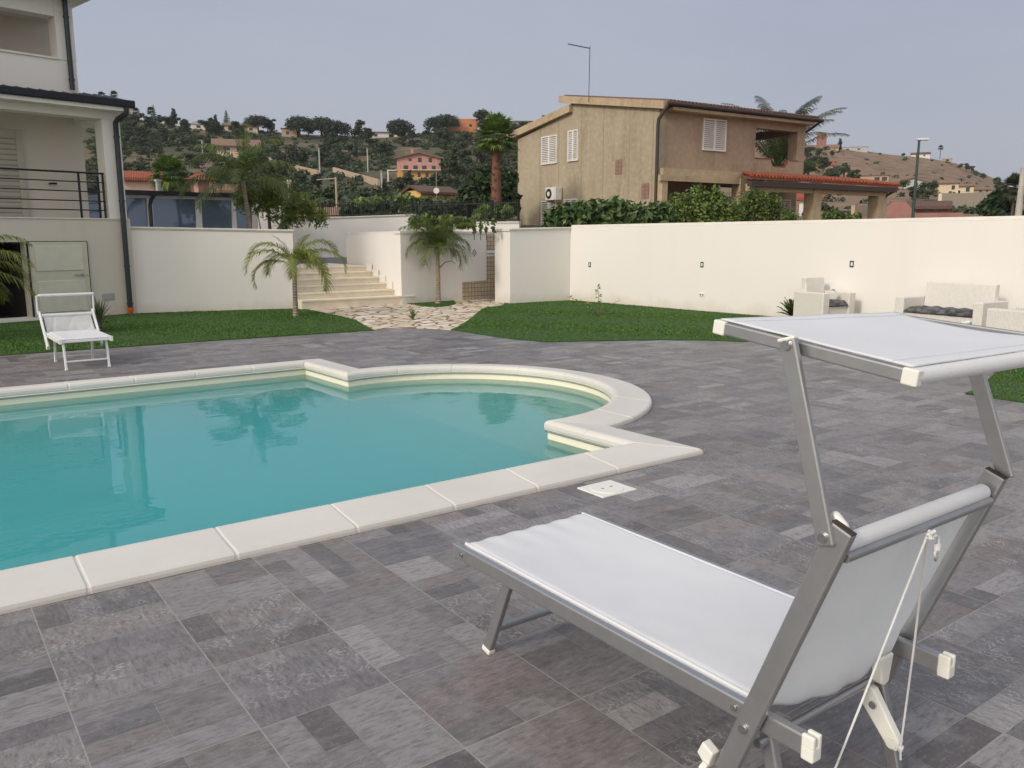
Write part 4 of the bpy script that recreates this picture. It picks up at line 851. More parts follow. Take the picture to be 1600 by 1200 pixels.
# young shrub on the right lawn
loc = G(936, 494); t = thing('young_shrub', 'young leafy shrub with one tall shoot on the right-hand lawn', 'plant', (loc.x, loc.y, .014)); mb = MB(); lf = []
r5 = random.Random(8)
Rv = Vector(_Rt)
for (dx, hh, bend, nn) in ((-.04, .58, .03, 14), (-.62, .36, .1, 12), (.42, .30, .05, 9), (.15, .18, .05, 5), (-.3, .16, .05, 5), (.05, .3, .02, 6)):
    p1 = Rv*dx*.35+Vector((0, 0, hh*.6)); p2 = Rv*dx+Vector((0, 0, hh)); pts = [Vector((0, 0, 0)), p1, p2]; mb.tube(pts, .007, 6, .003)
    for k in range(nn):
        u = .35+.65*k/nn; p_ = p1.lerp(p2, (u-.35)/.65) if u > .35 else p1; d = Vector((r5.uniform(-1, 1), r5.uniform(-1, 1), r5.uniform(-.1, .9))).normalized(); s_ = d.orthogonal().normalized(); l_ = .085
        lf.append([p_, p_+d*l_*.5-s_*.018, p_+d*l_, p_+d*l_*.5+s_*.018])
mb.build('stems', M['bark'], t, fix=False); MB().arrays(np.array([[list(v) for v in q_] for q_ in lf])).build('leaves', M['leaf_light'], t, fix=False)
loc = G(645, 500); t = thing('weed', 'small green weed growing out of the stone path', 'plant', (loc.x, loc.y, .01)); MB().arrays(spiky(22, .22, .022, .5, 1.5, random.Random(3), .1)).build('leaves', M['leaf_light'], t, fix=False)
# plants on the terrace side of the walls
def leafy(name, label, cat, loc, centers, radii, n, size, mat, trunk=None, asp=1.6, group=None, shell=.45):
    t = thing(name, label, cat, loc, 0, group)
    if trunk: MB().tube(trunk[0], trunk[1], 7, trunk[2]).build('trunk', M['bark'], t)
    MB().arrays(quads_leaf(n, centers, radii, size, asp, shell)).build('crown', M[mat], t, fix=False); return t
p_ = P(443, 367, 19.0); leafy('young_shrub', 'small conical shrub just behind the left white wall cap', 'plant', (p_.x, p_.y, .85), [(0, 0, .85), (0, 0, .65), (0, 0, .4), (0, 0, 1.02)], [(.10, .10, .18), (.16, .16, .16), (.2, .2, .25), (.05, .05, .10)], 420, .07, 'leaf_laurel', ([(0, 0, 0), (0, 0, .9)], .02, .01))
p_ = P(682, 367, 19.5); leafy('bright_shrub', 'bright green citrus shrub behind the right palm crown', 'shrub', (p_.x, p_.y, 1.12), [(-.42, .3, .72), (-.15, .1, .75), (.2, -.1, .75), (.45, -.35, .72), (.6, -.45, .70), (.1, 0, .55)], [(.18, .18, .14), (.22, .22, .17), (.22, .22, .18), (.2, .2, .16), (.15, .15, .13), (.3, .3, .2)], 1100, .08, 'leaf_hedge', ([(0, 0, 0), (0, 0, .5)], .03, .02))
for i, px in enumerate((741, 751, 760, 771)):
    p_ = P(px, 367, 19.3-.05*i); h_ = (.22, .16, .23, .26)[i]; leafy('potted_shoot', 'young leafy shoot in the row above the shower wall, number %s from the left' % ('one', 'two', 'three', 'four')[i], 'plant', (p_.x, p_.y, 1.44), [(0, 0, .22), (.02, 0, .22+h_*.7)], [(.05, .05, .08), (.06, .06, .12)], 26, .075, 'leaf_hedge', ([(0, 0, 0), (0, 0, .3)], .01, .006), group='young shoots in a row above the shower wall')
# ================================================================== GLASS PAVILION
pa = P(188, 367, 23.2); pb = P(401, 367, 25.6); pa = Vector((pa.x, pa.y, 0)); pb = Vector((pb.x, pb.y, 0)); e = (pb-pa); Lp = e.length; rzp = math.atan2(e.y, e.x); FP = Frame((pa.x, pa.y, 0), math.degrees(rzp))
pv = thing('glass_pavilion', 'glazed white veranda with a dark flat roof behind the left garden wall', 'pavilion', (pa.x, pa.y, 0), rzp)
zt = FP.Y(300, 306)[1]
MB().box(-2.2, Lp+.05, -.02, .03, .9, zt-.10).build('glass_wall', M['pav_glass'], pv)
MB().box(-2.2, Lp, 3.2, 3.3, .9, zt).build('rear_wall', M['offwhite'], pv); MB().box(-2.3, Lp, .04, 3.2, .8, .9).build('pavilion_floor', M['concrete'], pv)
xs_ = [FP.Y(px, 330)[0] for px in (233.5, 309, 364, 398)]
for x, wd in zip(xs_, (.16, .17, .13, .24)): MB().box(x-wd/2, x+wd/2, -.09, -.021, .9, zt-.02).build('post', M['offwhite'], pv, bevel=.01)
MB().box(-2.2, Lp+.08, -.085, -.022, zt-.10, zt-.02).build('lintel', M['offwhite'], pv)
MB().add([(-2.4, -.25, zt), (Lp+.15, -.25, zt-.03), (Lp+.15, 3.4, zt+.05), (-2.4, 3.4, zt+.05), (-2.4, -.25, zt+.12), (Lp+.15, -.25, zt+.08), (Lp+.15, 3.4, zt+.2), (-2.4, 3.4, zt+.2)], [(0,3,2,1),(4,5,6,7),(0,1,5,4),(1,2,6,5),(2,3,7,6),(3,0,4,7)]).build('roof', M['black_metal'], pv)
x = FP.Y(233, 330)[0]; MB().tube([(x+.12, -.22, zt), (x+.04, -.14, zt-.14), (x+.0, -.14, zt-.3), (x, -.14, .9)], .05, 10).build('drainpipe', M['pipe'], pv)
p_ = P(253, 367, 25.5); t = thing('flue', 'short grey metal flue standing on the dark pavilion roof', 'flue', (p_.x, p_.y, zt+.1)); MB().tube([(0, 0, 0), (0, 0, .36)], .08, 12).build('flue_pipe', M['alu'], t); MB().tube([(0, 0, .36), (0, 0, .42)], .12, 12).build('flue_cap', M['alu'], t)
# queen palms between pavilion and terrace
p_ = P(393, 367, 22.5)
fr = np.concatenate([palm_fronds(13, 1.75, 1.50, .15, 1.5, .50, .03, 40, random.Random(21), pend=1.3), palm_fronds(4, 1.6, 1.54, 1.45, .25, .28, .025, 26, random.Random(3), pend=.5)])
palm('feather_palm', 'tall feathery palm with drooping dark fronds in front of the glass pavilion', (p_.x, p_.y, .9), 2.05, .08, .05, fr, 'frond_green', lean=(-.12, .08))
p_ = P(421, 367, 23.0); t = thing('feathery_tree', 'slender tree with a soft light green crown right of the feathery palm', 'tree', (p_.x, p_.y, .9))
MB().tube([(0, 0, 0), (.03, 0, .6), (.0, 0, 1.4)], .06, 8, .04).tube([(.02, 0, .55), (.22, -.1, .85), (.4, -.2, 1.2)], .02, 6, .012).tube([(.02, 0, .5), (-.2, .1, .8), (-.25, .15, 1.3)], .02, 6, .012).build('trunk', M['bark'], t)
MB().arrays(quads_leaf(3400, [(0, 0, 1.55), (.55, -.35, 1.5), (-.45, .3, 1.6), (.2, -.1, 1.9), (.9, -.6, 1.35), (.45, -.3, 1.1), (1.15, -.8, 1.1)], [(.55, .5, .55), (.5, .5, .5), (.45, .4, .5), (.5, .5, .4), (.4, .4, .45), (.5, .5, .3), (.3, .3, .3)], .05, 3.4, .1)).build('crown', M['leaf_tree'] if 'leaf_tree' in M else foliage('leaf_tree', (.17, .25, .05), (.29, .38, .08), (.40, .45, .13), trans=.7), t, fix=False)
# palms behind the brown house are placed with it
# ================================================================== BROWN HOUSE beyond the long wall (local: x along the front, y away along the side)
BO = (25.526, 24.678, 0.0); BA = -4.0
FB = Frame(BO, BA); BH = thing('brown_house', 'two-storey brown rendered house with white shutters and a red-tiled porch', 'house', BO, R_(BA))
gz = .2
side = [(0, gz), (0, 6.62), (6.05, 7.55), (6.05, 7.14), (10.6, 6.35), (10.6, gz)]
def yz(u, v, t): return (t, u, v)
# side wall slab, front upper wall slab with the loggia opening, back
MB().prism(side, .0, .3, yz).build('side_wall', M['brown_side'], BH)
fw = MB()
zb = 4.0
fw.box(.301, 5.66, 0, .3, zb, 6.55).box(.301, 5.66, .3, 10.5, zb, 6.3)
fw.build('upper_wall', M['brown_front'], BH)
# loggia parapet with a rounded notch
Ux0, Ux1 = 5.661, 8.95; notch = [(7.93, 4.91), (7.90, 4.72), (7.78, 4.60), (7.62, 4.57), (6.98, 4.57), (6.85, 4.62), (6.76, 4.74), (6.70, 4.91)]
MB().prism([(Ux0, zb), (Ux1, zb), (Ux1, 4.90)]+notch+[(Ux0, 4.90)], .0, .22, lambda u, v, t: (u, t, v)).build('loggia_parapet', M['brown_front'], BH)
tr_ = MB().tube([(u, .10, v+.02) for u, v in notch], .05, 8).bar((Ux0, .1, 4.92), (6.72, .1, 4.92), .26, .035, (0, 1, 0)).bar((7.93, .1, 4.92), (Ux1-.4, .1, 4.92), .26, .035, (0, 1, 0)); tr_.build('parapet_trim', M['red_tile'], BH)
MB().box(8.5, 8.9, 3.4, 3.8, 4.0, 6.2).build('loggia_pillar', M['brown_front'], BH); MB().box(8.42, 8.95, .0, .5, 4.91, 6.25).build('loggia_pillar', M['brown_front'], BH)
MB().box(5.661, 8.95, -.001, .4, 6.20, 6.55).box(8.6, 8.95, .4, 3.8, 6.10, 6.45).build('loggia_beam', M['brown_front'], BH)
MB().box(5.661, 8.95, .22, 4.0, 3.9, 4.05).build('loggia_floor', M['brown_edge'], BH)
# roofs: extruded along x
def slab(pts, x0, x1, name, mat, th): 
    (ya, za), (yb, zb_) = pts; return MB().prism([(ya, za), (yb, zb_), (yb, zb_-th), (ya, za-th)], x0, x1, yz).build(name, mat, BH)
slab([(-.45, 6.82), (6.75, 7.96)], -.22, .0, 'verge_board', M['brown_edge'], .31)
slab([(-.50, 6.80), (6.70, 7.94)], .001, 9.35, 'upper_roof', M['roof_edge'], .17)
slab([(5.9, 7.47), (11.35, 6.69)], -.22, .0, 'verge_board', M['brown_edge'], .33)
slab([(5.9, 7.42), (11.30, 6.62)], .001, 9.3, 'lower_roof', M['brown_edge'], .25)
tl = MB(); 
for k in range(46): x = .12+k*.2; tl.tube([(x, -.52, 6.82), (x, 6.7, 7.96)], .07, 6)
tag(tl.build('roof_tiles', M['old_tile'], BH, fix=False), kind='stuff')
MB().tube([(-.1, -.58, 6.72), (9.4, -.58, 6.70)], .07, 8).build('gutter', M['roof_edge'], BH)
MB().box(.3, 8.95, -.48, -.0, 6.50, 6.62).build('eave_soffit', M['brown_edge'], BH)
MB().tube([(-.05, -.56, 6.66), (-.12, -.40, 6.45), (-.16, -.13, 6.15), (-.17, -.11, 5.9), (-.17, -.11, .3)], .07, 8).build('drainpipe', M['roof_edge'], BH)
MB().tube([(9.3, -.55, 6.66), (9.05, -.1, 6.3), (9.02, .2, 6.2)], .055, 8).build('drainpipe', M['roof_edge'], BH)
# shutters
def shutter(parent, axis, a0_, a1b, z0, z1, off):
    """axis 'y': on the side wall (x=off); axis 'x': on the front (y=off)"""
    w_ = a1b-a0_; mid = (a0_+a1b)/2
    def bx(mb_, u0, u1, v0, v1, d0, d1):
        return mb_.box(d0, d1, u0, u1, v0, v1) if axis == 'y' else mb_.box(u0, u1, d0, d1, v0, v1)
    f = MB(); s = -1
    bx(f, a0_, a1b, z0-.04, z0+.03, off-.07, off-.001); bx(f, a0_, a1b, z1-.04, z1+.02, off-.06, off-.001); bx(f, a0_, a0_+.06, z0+.03, z1-.04, off-.06, off-.001); bx(f, a1b-.06, a1b, z0+.03, z1-.04, off-.06, off-.001); bx(f, mid-.05, mid+.05, z0+.03, z1-.04, off-.065, off-.002)
    o = f.build('shutter', M['offwhite'], parent)
    sl_ = MB(); n = int((z1-z0)/.085)
    for i in range(n):
        z = z0+.05+i*(z1-z0-.1)/n
        for u0, u1 in ((a0_+.06, mid-.05), (mid+.05, a1b-.06)): bx(sl_, u0, u1, z, z+.045, off-.05, off-.015)
    sl_.build('slats', M['offwhite'], o); return o
shutter(BH, 'y', 7.1, 8.42, 4.98, 6.24, 0); shutter(BH, 'y', 5.42, 6.22, 4.98, 6.31, 0); shutter(BH, 'y', 7.1, 8.4, 1.75, 3.19, 0); shutter(BH, 'y', 5.4, 6.45, 1.75, 3.21, 0)
shutter(BH, 'x', 2.42, 3.78, 5.12, 6.36, 0)
for (y0, y1, z0, z1) in ((2.27, 2.73, 4.15, 4.77), (.5, .97, 3.06, 3.68)):
    gb = MB().box(-.012, .05, y0, y1, z0, z1).build('glass_block_window', M['brick'], BH); g2b = MB()
    for i in range(2):
        for j in range(4): g2b.box(-.022, -.0125, y0+.03+i*(y1-y0)/2, y0+(i+1)*(y1-y0)/2-.03, z0+.03+j*(z1-z0)/4, z0+(j+1)*(z1-z0)/4-.02)
    g2b.build('panes', simple('glass_block', (.24, .17, .14), .3), gb)
ac = MB().box(-.42, -.06, 6.62, 7.5, 3.2, 3.80).build('air_conditioner', M['offwhite'], BH, bevel=.02)
MB().tube([(-.425, 7.2, 3.5), (-.435, 7.2, 3.5)], .24, 20).build('fan_grille', M['fence_metal'], ac); MB().tube([(-.43, 7.2, 3.5), (-.445, 7.2, 3.5)], .11, 16).build('fan_hub', M['offwhite'], ac); MB().box(-.4, -.0, 6.7, 6.74, 3.1, 3.2).box(-.4, 0, 7.4, 7.44, 3.1, 3.2).build('bracket', M['brown_edge'], ac)
# ledge band and ground-floor porch
MB().box(-.02, 4.62, -.35, -.001, 3.96, 4.24).box(-.3, 4.62, -.5, -.351, 3.72, 3.955).build('ledge', M['brown_edge'], BH)
MB().box(4.25, 4.78, -.55, -.05, gz, 3.955).build('porch_pillar', M['brown_edge'], BH)
MB().box(-.15, .15, -.45, -.02, gz, 3.9).build('porch_pillar', M['brown_edge'], BH)
MB().box(.31, 6.3, 3.0, 3.2, gz, 3.95).box(.3, 5.66, .31, 3.0, 3.96, 3.999).build('porch_back_wall', M['brown_front'], BH)
MB().box(6.2, 9.6, 1.0, 1.2, gz, 3.8).box(9.6, 9.8, 1.0, 3.0, gz, 3.6).build('ground_wall', M['brown_front'], BH)
dd_ = FB.Y(1212, 308, 1); dz_ = FB.Y(1233, 345, 1); shutter(BH, 'x', dd_[0]+.12, dz_[0], 1.6, dd_[1]-.12, 1.0)
FD = -2.0
e0 = FB.Y(1165, 283, FD); e1 = FB.Y(1403, 299, FD); zE = (e0[1]+e1[1])/2
xw = 4.62; xe = FB.Y(1403, 298, FD)[0]
zt1 = 4.20
rp_ = [(xw, -.36, zt1), (xe-.9, -.36, zt1-.03), (xe, FD, zE+.22), (xw-1.35, FD, zE+.30)]
MB().add([(x, y, z) for x, y, z in rp_]+[(x, y, z-.12) for x, y, z in rp_], [(0,1,2,3),(7,6,5,4),(0,4,5,1),(1,5,6,2),(2,6,7,3),(3,7,4,0)]).build('porch_roof', M['red_tile'], BH)
tb = MB(); nT = 40
for k in range(nT+1):
    u = k/nT; a_ = Vector(rp_[0]).lerp(Vector(rp_[1]), u); b_ = Vector(rp_[3]).lerp(Vector(rp_[2]), u); tb.tube([a_+Vector((0, 0, .03)), b_+Vector((0, -.05, .03))], .075, 6)
tag(tb.build('porch_tiles', M['red_tile'], BH, fix=False), kind='stuff')
MB().box(xw-1.3, xe-.1, FD-.02, FD+.22, zE-.12, zE+.10).build('porch_fascia', M['roof_edge'], BH); MB().box(xw-1.1, xe-.4, FD+.25, FD+.5, zE-.30, zE-.0).box(6.3, xe-.6, -.2, .1, 3.5, 3.95).build('porch_beam', M['brown_edge'], BH)
for (pxa, pxb) in ((1270, 1288), (1371, 1390)):
    x0 = FB.Y(pxa, 320, FD+.25)[0]; x1 = FB.Y(pxb, 320, FD+.25)[0]; MB().box(x0, x1-.25, FD+.22, FD+.75, gz, zE-.05).build('porch_pillar', M['brown_edge'], BH)
MB().tube([(xe-.05, FD-.05, zE+.05), (xe-.5, FD+.2, zE-.25), (xe-.62, FD+.3, zE-.4), (xe-.62, FD+.3, gz)], .06, 8).build('drainpipe', M['roof_edge'], BH)
# roof antenna
p_ = FB.Y(919, 150, 5.6); AB = thing('tv_antenna', 'thin mast with a long bar aerial standing on the brown house roof', 'antenna', tuple(P(920, 150, 38.5)))
MB().tube([(0, 0, -.25), (.02, .0, 2.1)], .016, 6).build('mast', M['fence_metal'], AB)
am = MB(); Rv2 = Vector(_Rt); t0 = Vector((.02, 0, 2.0)); t1 = t0-Rv2*.95+Vector((0, 0, .18)); am.tube([t0, t1], .018, 6)
for k in range(9): q_ = t0.lerp(t1, k/8); am.tube([q_-Vector(_FH)*.14, q_+Vector(_FH)*.14], .010, 5)
am.build('aerial', M['fence_metal'], AB, fix=False)
# palms behind it
p_ = P(1209, 367, 48.0)
fr = np.concatenate([palm_fronds(22, 5.0, 1.5, .85, 1.05, .8, .06, 40, random.Random(31), pend=.9), palm_fronds(10, 2.6, .7, .1, .9, .7, .06, 30, random.Random(32), pend=.9)])
palm('feather_palm', 'large feather palm seen through and above the open loggia of the brown house', (p_.x, p_.y, .2), 4.9, .24, .20, fr, 'frond_dark')
# hedges in front of it, behind the long wall
def hedge(label, pts, n, size, mat, D, name='hedge_bush', asp=1.5, up=.25):
    cs = []; rs = []; base = P(pts[0][0], 367, D)
    for (px, yt, r) in pts:
        v = P(px, yt, D); rr = r; zc = v.z-rr
        while zc > 1.2:
            cs.append((v.x-base.x, v.y-base.y, zc-0)); rs.append((rr, rr, rr*1.05)); zc -= rr*1.1
    t = thing(name, label, 'hedge', (base.x, base.y, 0)); st_ = MB()
    for c in cs[::3]: st_.tube([(c[0], c[1], .2), (c[0], c[1], c[2])], .04, 5)
    tag(st_.build('stems', M['bark'], t, fix=False), kind='stuff')
    tag(MB().arrays(quads_leaf(n, cs, rs, size, asp, .35)).build('crown', M[mat], t, fix=False)); return t
hedge('dark glossy laurel hedge below the side of the brown house', [(872, 322, .38), (892, 316, .45), (915, 312, .5), (938, 311, .5), (962, 309, .5), (985, 314, .5), (1008, 318, .45), (1030, 316, .45), (1000, 330, .4), (905, 330, .4), (862, 338, .25)], 11000, .13, 'leaf_laurel', 23.0, asp=2.0)
hedge('bright fine-leaved climbing hedge in front of the brown house porch', [(1040, 312, .5), (1062, 300, .55), (1085, 293, .55), (1108, 292, .5), (1128, 300, .5), (1145, 312, .45), (1050, 325, .5), (1100, 315, .5), (1090, 284, .18), (1120, 287, .14)], 13000, .08, 'leaf_hedge', 26.0)
hedge('leafy climber round the whitish porch pillar', [(1166, 296, .35), (1180, 290, .32), (1196, 298, .35), (1212, 300, .3), (1225, 318, .4), (1240, 330, .35), (1190, 320, .4), (1160, 318, .3)], 5500, .08, 'leaf_hedge', 27.0)
# ================================================================== HILLS
RT = [(-900, 250, 200), (-300, 205, 220), (0, 186, 230), (180, 186, 240), (240, 190, 240), (300, 200, 240), (400, 205, 245), (470, 210, 250), (560, 213, 255), (640, 208, 255), (700, 206, 260), (760, 204, 265), (840, 203, 270), (960, 206, 290), (1100, 216, 320), (1200, 222, 330), (1270, 226, 330), (1310, 231, 335), (1355, 236, 335), (1400, 243, 340), (1450, 247, 345), (1500, 257, 350), (1540, 273, 350), (1580, 292, 345), (1620, 306, 330), (1750, 325, 300), (2600, 345, 280)]
_px = np.array([a[0] for a in RT], float); _yr = np.array([a[1] for a in RT], float); _dr = np.array([a[2] for a in RT], float)
def ridge(px): return float(np.interp(px, _px, _yr)), float(np.interp(px, _px, _dr))
DN = 42.0; YN = 353.0
def hz(px, D):
    yr, Dr = ridge(px); t = (D-DN)/(Dr-DN)
    if t <= 0: y = YN+12*(-t)*8; 
    elif t <= 1:
        s = t**.85; y = YN-(YN-yr)*s
    else: y = yr+(t-1)*120
    v = P(px, y, D); 
    nzv = mnoise.noise(Vector((v.x*.03, v.y*.03, 0)))*1.6+mnoise.noise(Vector((v.x*.11, v.y*.11, 5)))*.5
    damp = min(1, max(0, t*3))*(1 if t < .85 else max(.25, 1-(t-.85)*5))
    return Vector((v.x, v.y, v.z+nzv*damp))
def hit(px, y):      # ground point seen at pixel (px,y)
    yr, Dr = ridge(px); u = (YN-y)/(YN-yr); u = min(1.0, max(.0, u)); D = DN+(Dr-DN)*u**(1/.85); return hz(px, D), D
pxs = list(range(-900, 2601, 14)); vs = []; fs = []
Ts = [i/56 for i in range(0, 57)]+[1.03, 1.08, 1.2, 1.5, 2.0]
for px in pxs:
    yr, Dr = ridge(px); v0 = P(px, 367, 37); vs.append(Vector((v0.x, v0.y, -.1)))
    for t_ in Ts: vs.append(hz(px, DN+(Dr-DN)*t_))
nT_ = len(Ts)+1
for i in range(len(pxs)-1):
    for j in range(nT_-1): fs.append((i*nT_+j, (i+1)*nT_+j, (i+1)*nT_+j+1, i*nT_+j+1))
tag(MB().add(vs, fs, True).build('hillside', M['hill'], fix=False), kind='structure')
# ------------------------------------------------------------------ far houses
def far_house(label, px, yb, wpx, hpx, roof, wall, roofmat, wins=(), rot=0, name='hill_house', depth=.6, rh=.28, base=None, door=None, D=None, wincol='winglass', ov=.25):
    g, D_ = hit(px, yb) if D is None else (P(px, yb, D), D)
    s = D_/1300.0*math.cos(math.atan((px-800)/1320))**0; W_ = wpx*s; Hh = hpx*s; dp_ = W_*depth
    az_v = math.atan2(g.y, g.x)-PI/2+R_(rot)
    t = thing(name, label, 'house', (g.x, g.y, g.z), az_v)
    hw = Hh*(1-rh) if roof != 'flat' else Hh*.93
    w_ = MB().box(-W_/2, W_/2, 0, dp_, -3, hw)
    if roof == 'gable_front':
        w_.prism([(-W_/2, hw), (W_/2, hw), (0, Hh-.05)], .002, dp_-.002, lambda u, v, tt: (u, tt, v))
    w_.build('wall', M[wall], t)
    if base: MB().box(-W_/2-.02, W_/2+.02, -.4, -.001, -3, hw*base[0]).build('ground_floor', M[base[1]], t)
    th = .18
    if roof == 'flat': MB().box(-W_/2-ov, W_/2+ov, -ov, dp_+ov, hw, Hh).build('roof', M[roofmat], t)
    elif roof == 'gable':
        MB().prism([(-.4, hw-.1), (dp_/2, Hh), (dp_+.4, hw-.1), (dp_+.4, hw-.3), (dp_/2, Hh-th), (-.4, hw-.3)], -W_/2-ov, W_/2+ov, lambda u, v, tt: (tt, u, v)).build('roof', M[roofmat], t)
    elif roof == 'gable_front':
        MB().prism([(-W_/2-.4, hw-.15), (0, Hh), (W_/2+.4, hw-.15), (W_/2+.4, hw-.35), (0, Hh-th), (-W_/2-.4, hw-.35)], -.5, dp_+.3, lambda u, v, tt: (u, tt, v)).build('roof', M[roofmat], t)
    elif roof == 'hip':
        a = W_/2+.4; b = dp_; r = W_*.2
        MB().add([(-a, -.4, hw), (a, -.4, hw), (a, b+.4, hw), (-a, b+.4, hw), (-r, b/2, Hh), (r, b/2, Hh)], [(0,3,2,1), (0,1,5,4), (1,2,5), (2,3,4,5), (3,0,4)]).build('roof', M[roofmat], t)
    elif roof == 'shed': MB().prism([(-.5, hw-.05), (dp_+.3, Hh), (dp_+.3, Hh-.2), (-.5, hw-.25)], -W_/2-ov, W_/2+ov, lambda u, v, tt: (tt, u, v)).build('roof', M[roofmat], t)
    elif roof == 'vault':
        pr = [(-W_/2-.3, hw)]+[(-W_/2*math.cos(PI*k/10), hw+(Hh-hw)*math.sin(PI*k/10)) for k in range(11)]+[(W_/2+.3, hw), (W_/2+.3, hw-.2), (-W_/2-.3, hw-.2)]
        MB().prism(pr, -.3, dp_+.3, lambda u, v, tt: (u, tt, v)).build('roof', M[roofmat], t)
    yf = -.43 if base else -.03
    for (u, v, ww, hh) in wins:
        yy = -.03 if (not base or v > base[0]) else -.43
        x = (u-.5)*W_; z = v*hw; a = ww*W_/2; b = hh*hw
        o = MB().box(x-a, x+a, yy, yy+.029, z, z+b).build('window', M[wincol], t)
        if wpx > 45: MB().box(x-a-.08, x+a+.08, yy-.03, yy-.001, z-.12, z-.02).build('sill', M['offwhite'], o)
    return t, W_, hw, dp_
far_house('white house with a shallow vaulted roof on the ridge above the pavilion', 322, 203, 42, 13, 'vault', 'offwhite', 'grey', [(.25, .3, .14, .4), (.65, .3, .14, .4)])
far_house('cream gabled house on the ridge beside the conical tree', 376, 207, 50, 15, 'gable', 'cream', 'brown_tile', [(.2, .3, .1, .35), (.55, .3, .1, .35), (.8, .3, .1, .35)])
far_house('cream bungalow with a long brown roof and terrace wall among trees', 370, 242, 55, 21, 'gable', 'tan', 'brown_tile', [(.25, .2, .16, .5), (.6, .2, .18, .5)], rh=.5, ov=1.2)
far_house('small beige house between the umbrella pines on the ridge', 452, 213, 22, 13, 'flat', 'tan', 'brown_tile', [(.4, .3, .2, .4)])
far_house('low white house with a dark end wall on the ridge', 597, 214, 46, 13, 'shed', 'offwhite', 'grey', [(.3, .2, .1, .4), (.8, .1, .16, .5)])
far_house('flat-roofed brown shed half-way up the slope left of the pines', 455, 247, 32, 10, 'shed', 'tan', 'brown_tile', [(.5, .1, .4, .5)])
t, W_, hw, dp_ = far_house('pink house with ochre ground floor, balcony and many windows on the slope', 655, 277, 66, 40, 'gable_front', 'pink', 'brown_tile',
    [(.30, .78, .07, .14), (.52, .74, .08, .22), (.76, .74, .08, .22), (.2, .44, .1, .17), (.42, .44, .1, .17), (.62, .44, .1, .17), (.84, .44, .1, .17), (.2, .12, .12, .15), (.5, .08, .07, .22), (.68, .08, .07, .22), (.88, .08, .07, .22)], base=(.38, 'ochre'), rh=.17)
MB().box(-W_/2+.6, W_/2, -1.1, -.44, hw*.385, hw*.41).build('balcony', M['offwhite'], t); mb = MB()
mb.bar((-W_/2+.6, -1.1, hw*.53), (W_/2, -1.1, hw*.53), .05, .05)
for k in range(16): x = -W_/2+.6+k*(W_-.6)/15; mb.bar((x, -1.1, hw*.41), (x, -1.1, hw*.53), .03, .03)
tag(mb.build('balcony_rail', M['fence_metal'], t, fix=False), kind='stuff'); MB().box(-W_/2-1.6, -W_/2-.05, -.6, 2, hw*.36, hw*.40).bar((-W_/2-1.5, -.5, -1), (-W_/2-1.5, -.5, hw*.36), .2, .2).build('carport', M['offwhite'], t); MB().box(-1.3, -.9, 1, 1.5, hw*.9, hw*1.38).build('chimney', M['pink'], t)
far_house('flat-roofed orange house on the ridge above the fan palm', 722, 206, 46, 19, 'flat', 'orange', 'orange', [(.15, .35, .08, .3), (.4, .35, .08, .3), (.78, .4, .1, .25)], ov=.05)
far_house('white flat-roofed house on the ridge left of the brown house', 810, 204, 34, 14, 'flat', 'offwhite', 'grey', [(.5, .3, .5, .4)], ov=1)
far_house('bright yellow gabled house in the hollow behind the terrace hedge', 686, 325, 66, 34, 'gable', 'yellow', 'old_tile', [(.28, .52, .03, .12)], rot=35, rh=.25, D=72, depth=.7)
t, W_, hw, dp_ = far_house('pale rose house with a bright red roof behind the glass pavilion', 222, 306, 58, 38, 'gable', 'rose', 'red_tile', [(.9, .0, .2, .8)], rh=.24, D=60, wincol='brick')
far_house('open garden pavilion with bright red hipped roof right of the bushy palm', 316, 306, 32, 34, 'hip', 'brick', 'red_tile', [(.25, .05, .2, .9), (.9, .0, .12, 1)], rh=.3, D=62, wincol='rose')
far_house('small yellow house with tiled roof half hidden behind the feathery tree', 352, 308, 30, 20, 'gable', 'yellow', 'brown_tile', [(.3, .3, .2, .4)], rh=.4, D=70)
far_house('low building with a striped brown tile roof just behind the black railing', 492, 352, 74, 28, 'gable', 'tan', 'brown_tile', [(.5, .3, .1, .3)], rh=.7, D=38, depth=.5)
# right-hand slope
far_house('unfinished tan house with open upper floor on the dry right-hand slope', 1365, 291, 40, 19, 'flat', 'tan', 'brown_tile', [(.6, .55, .18, .32), (.86, .55, .18, .32), (.7, .1, .1, .3)])
far_house('grey gabled house behind the street lamp on the dry slope', 1426, 293, 44, 19, 'gable_front', 'grey', 'brown_tile', [(.25, .35, .09, .4), (.6, .3, .12, .5), (.85, .35, .10, .4)], rot=-8, rh=.35)
far_house('yellow two-storey house at the foot of the dry hill', 1480, 309, 28, 21, 'gable', 'cream', 'brown_tile', [(.75, .35, .16, .35)], rh=.15)
far_house('pale yellow house with balcony next to the two-storey one', 1505, 308, 26, 21, 'gable', 'cream', 'brown_tile', [(.25, .35, .14, .2), (.7, .45, .2, .35)], rh=.12)
far_house('low beige house at the right end of the row under the dry hill', 1533, 305, 28, 12, 'shed', 'tan', 'brown_tile', [(.45, .2, .12, .6), (.75, .2, .1, .6)])
far_house('square stone tower house on the right-hand ridge beside the brown house eave', 1283, 231, 14, 24, 'flat', 'brick', 'brick', [(.6, .6, .2, .15)], ov=.0)
far_house('house with a pinkish roof below the stone tower on the ridge', 1296, 234, 26, 10, 'gable', 'tan', 'brown_tile', [(.4, .2, .3, .4)], rh=.45)
far_house('long low grey building on the right-hand ridge', 1333, 235, 40, 6, 'flat', 'grey', 'grey', [(.3, .2, .1, .4), (.7, .2, .1, .4)])
far_house('white bungalow beside the lone ridge palm', 1438, 246, 26, 8, 'gable', 'offwhite', 'old_tile', [(.3, .2, .1, .4), (.7, .2, .1, .4)])
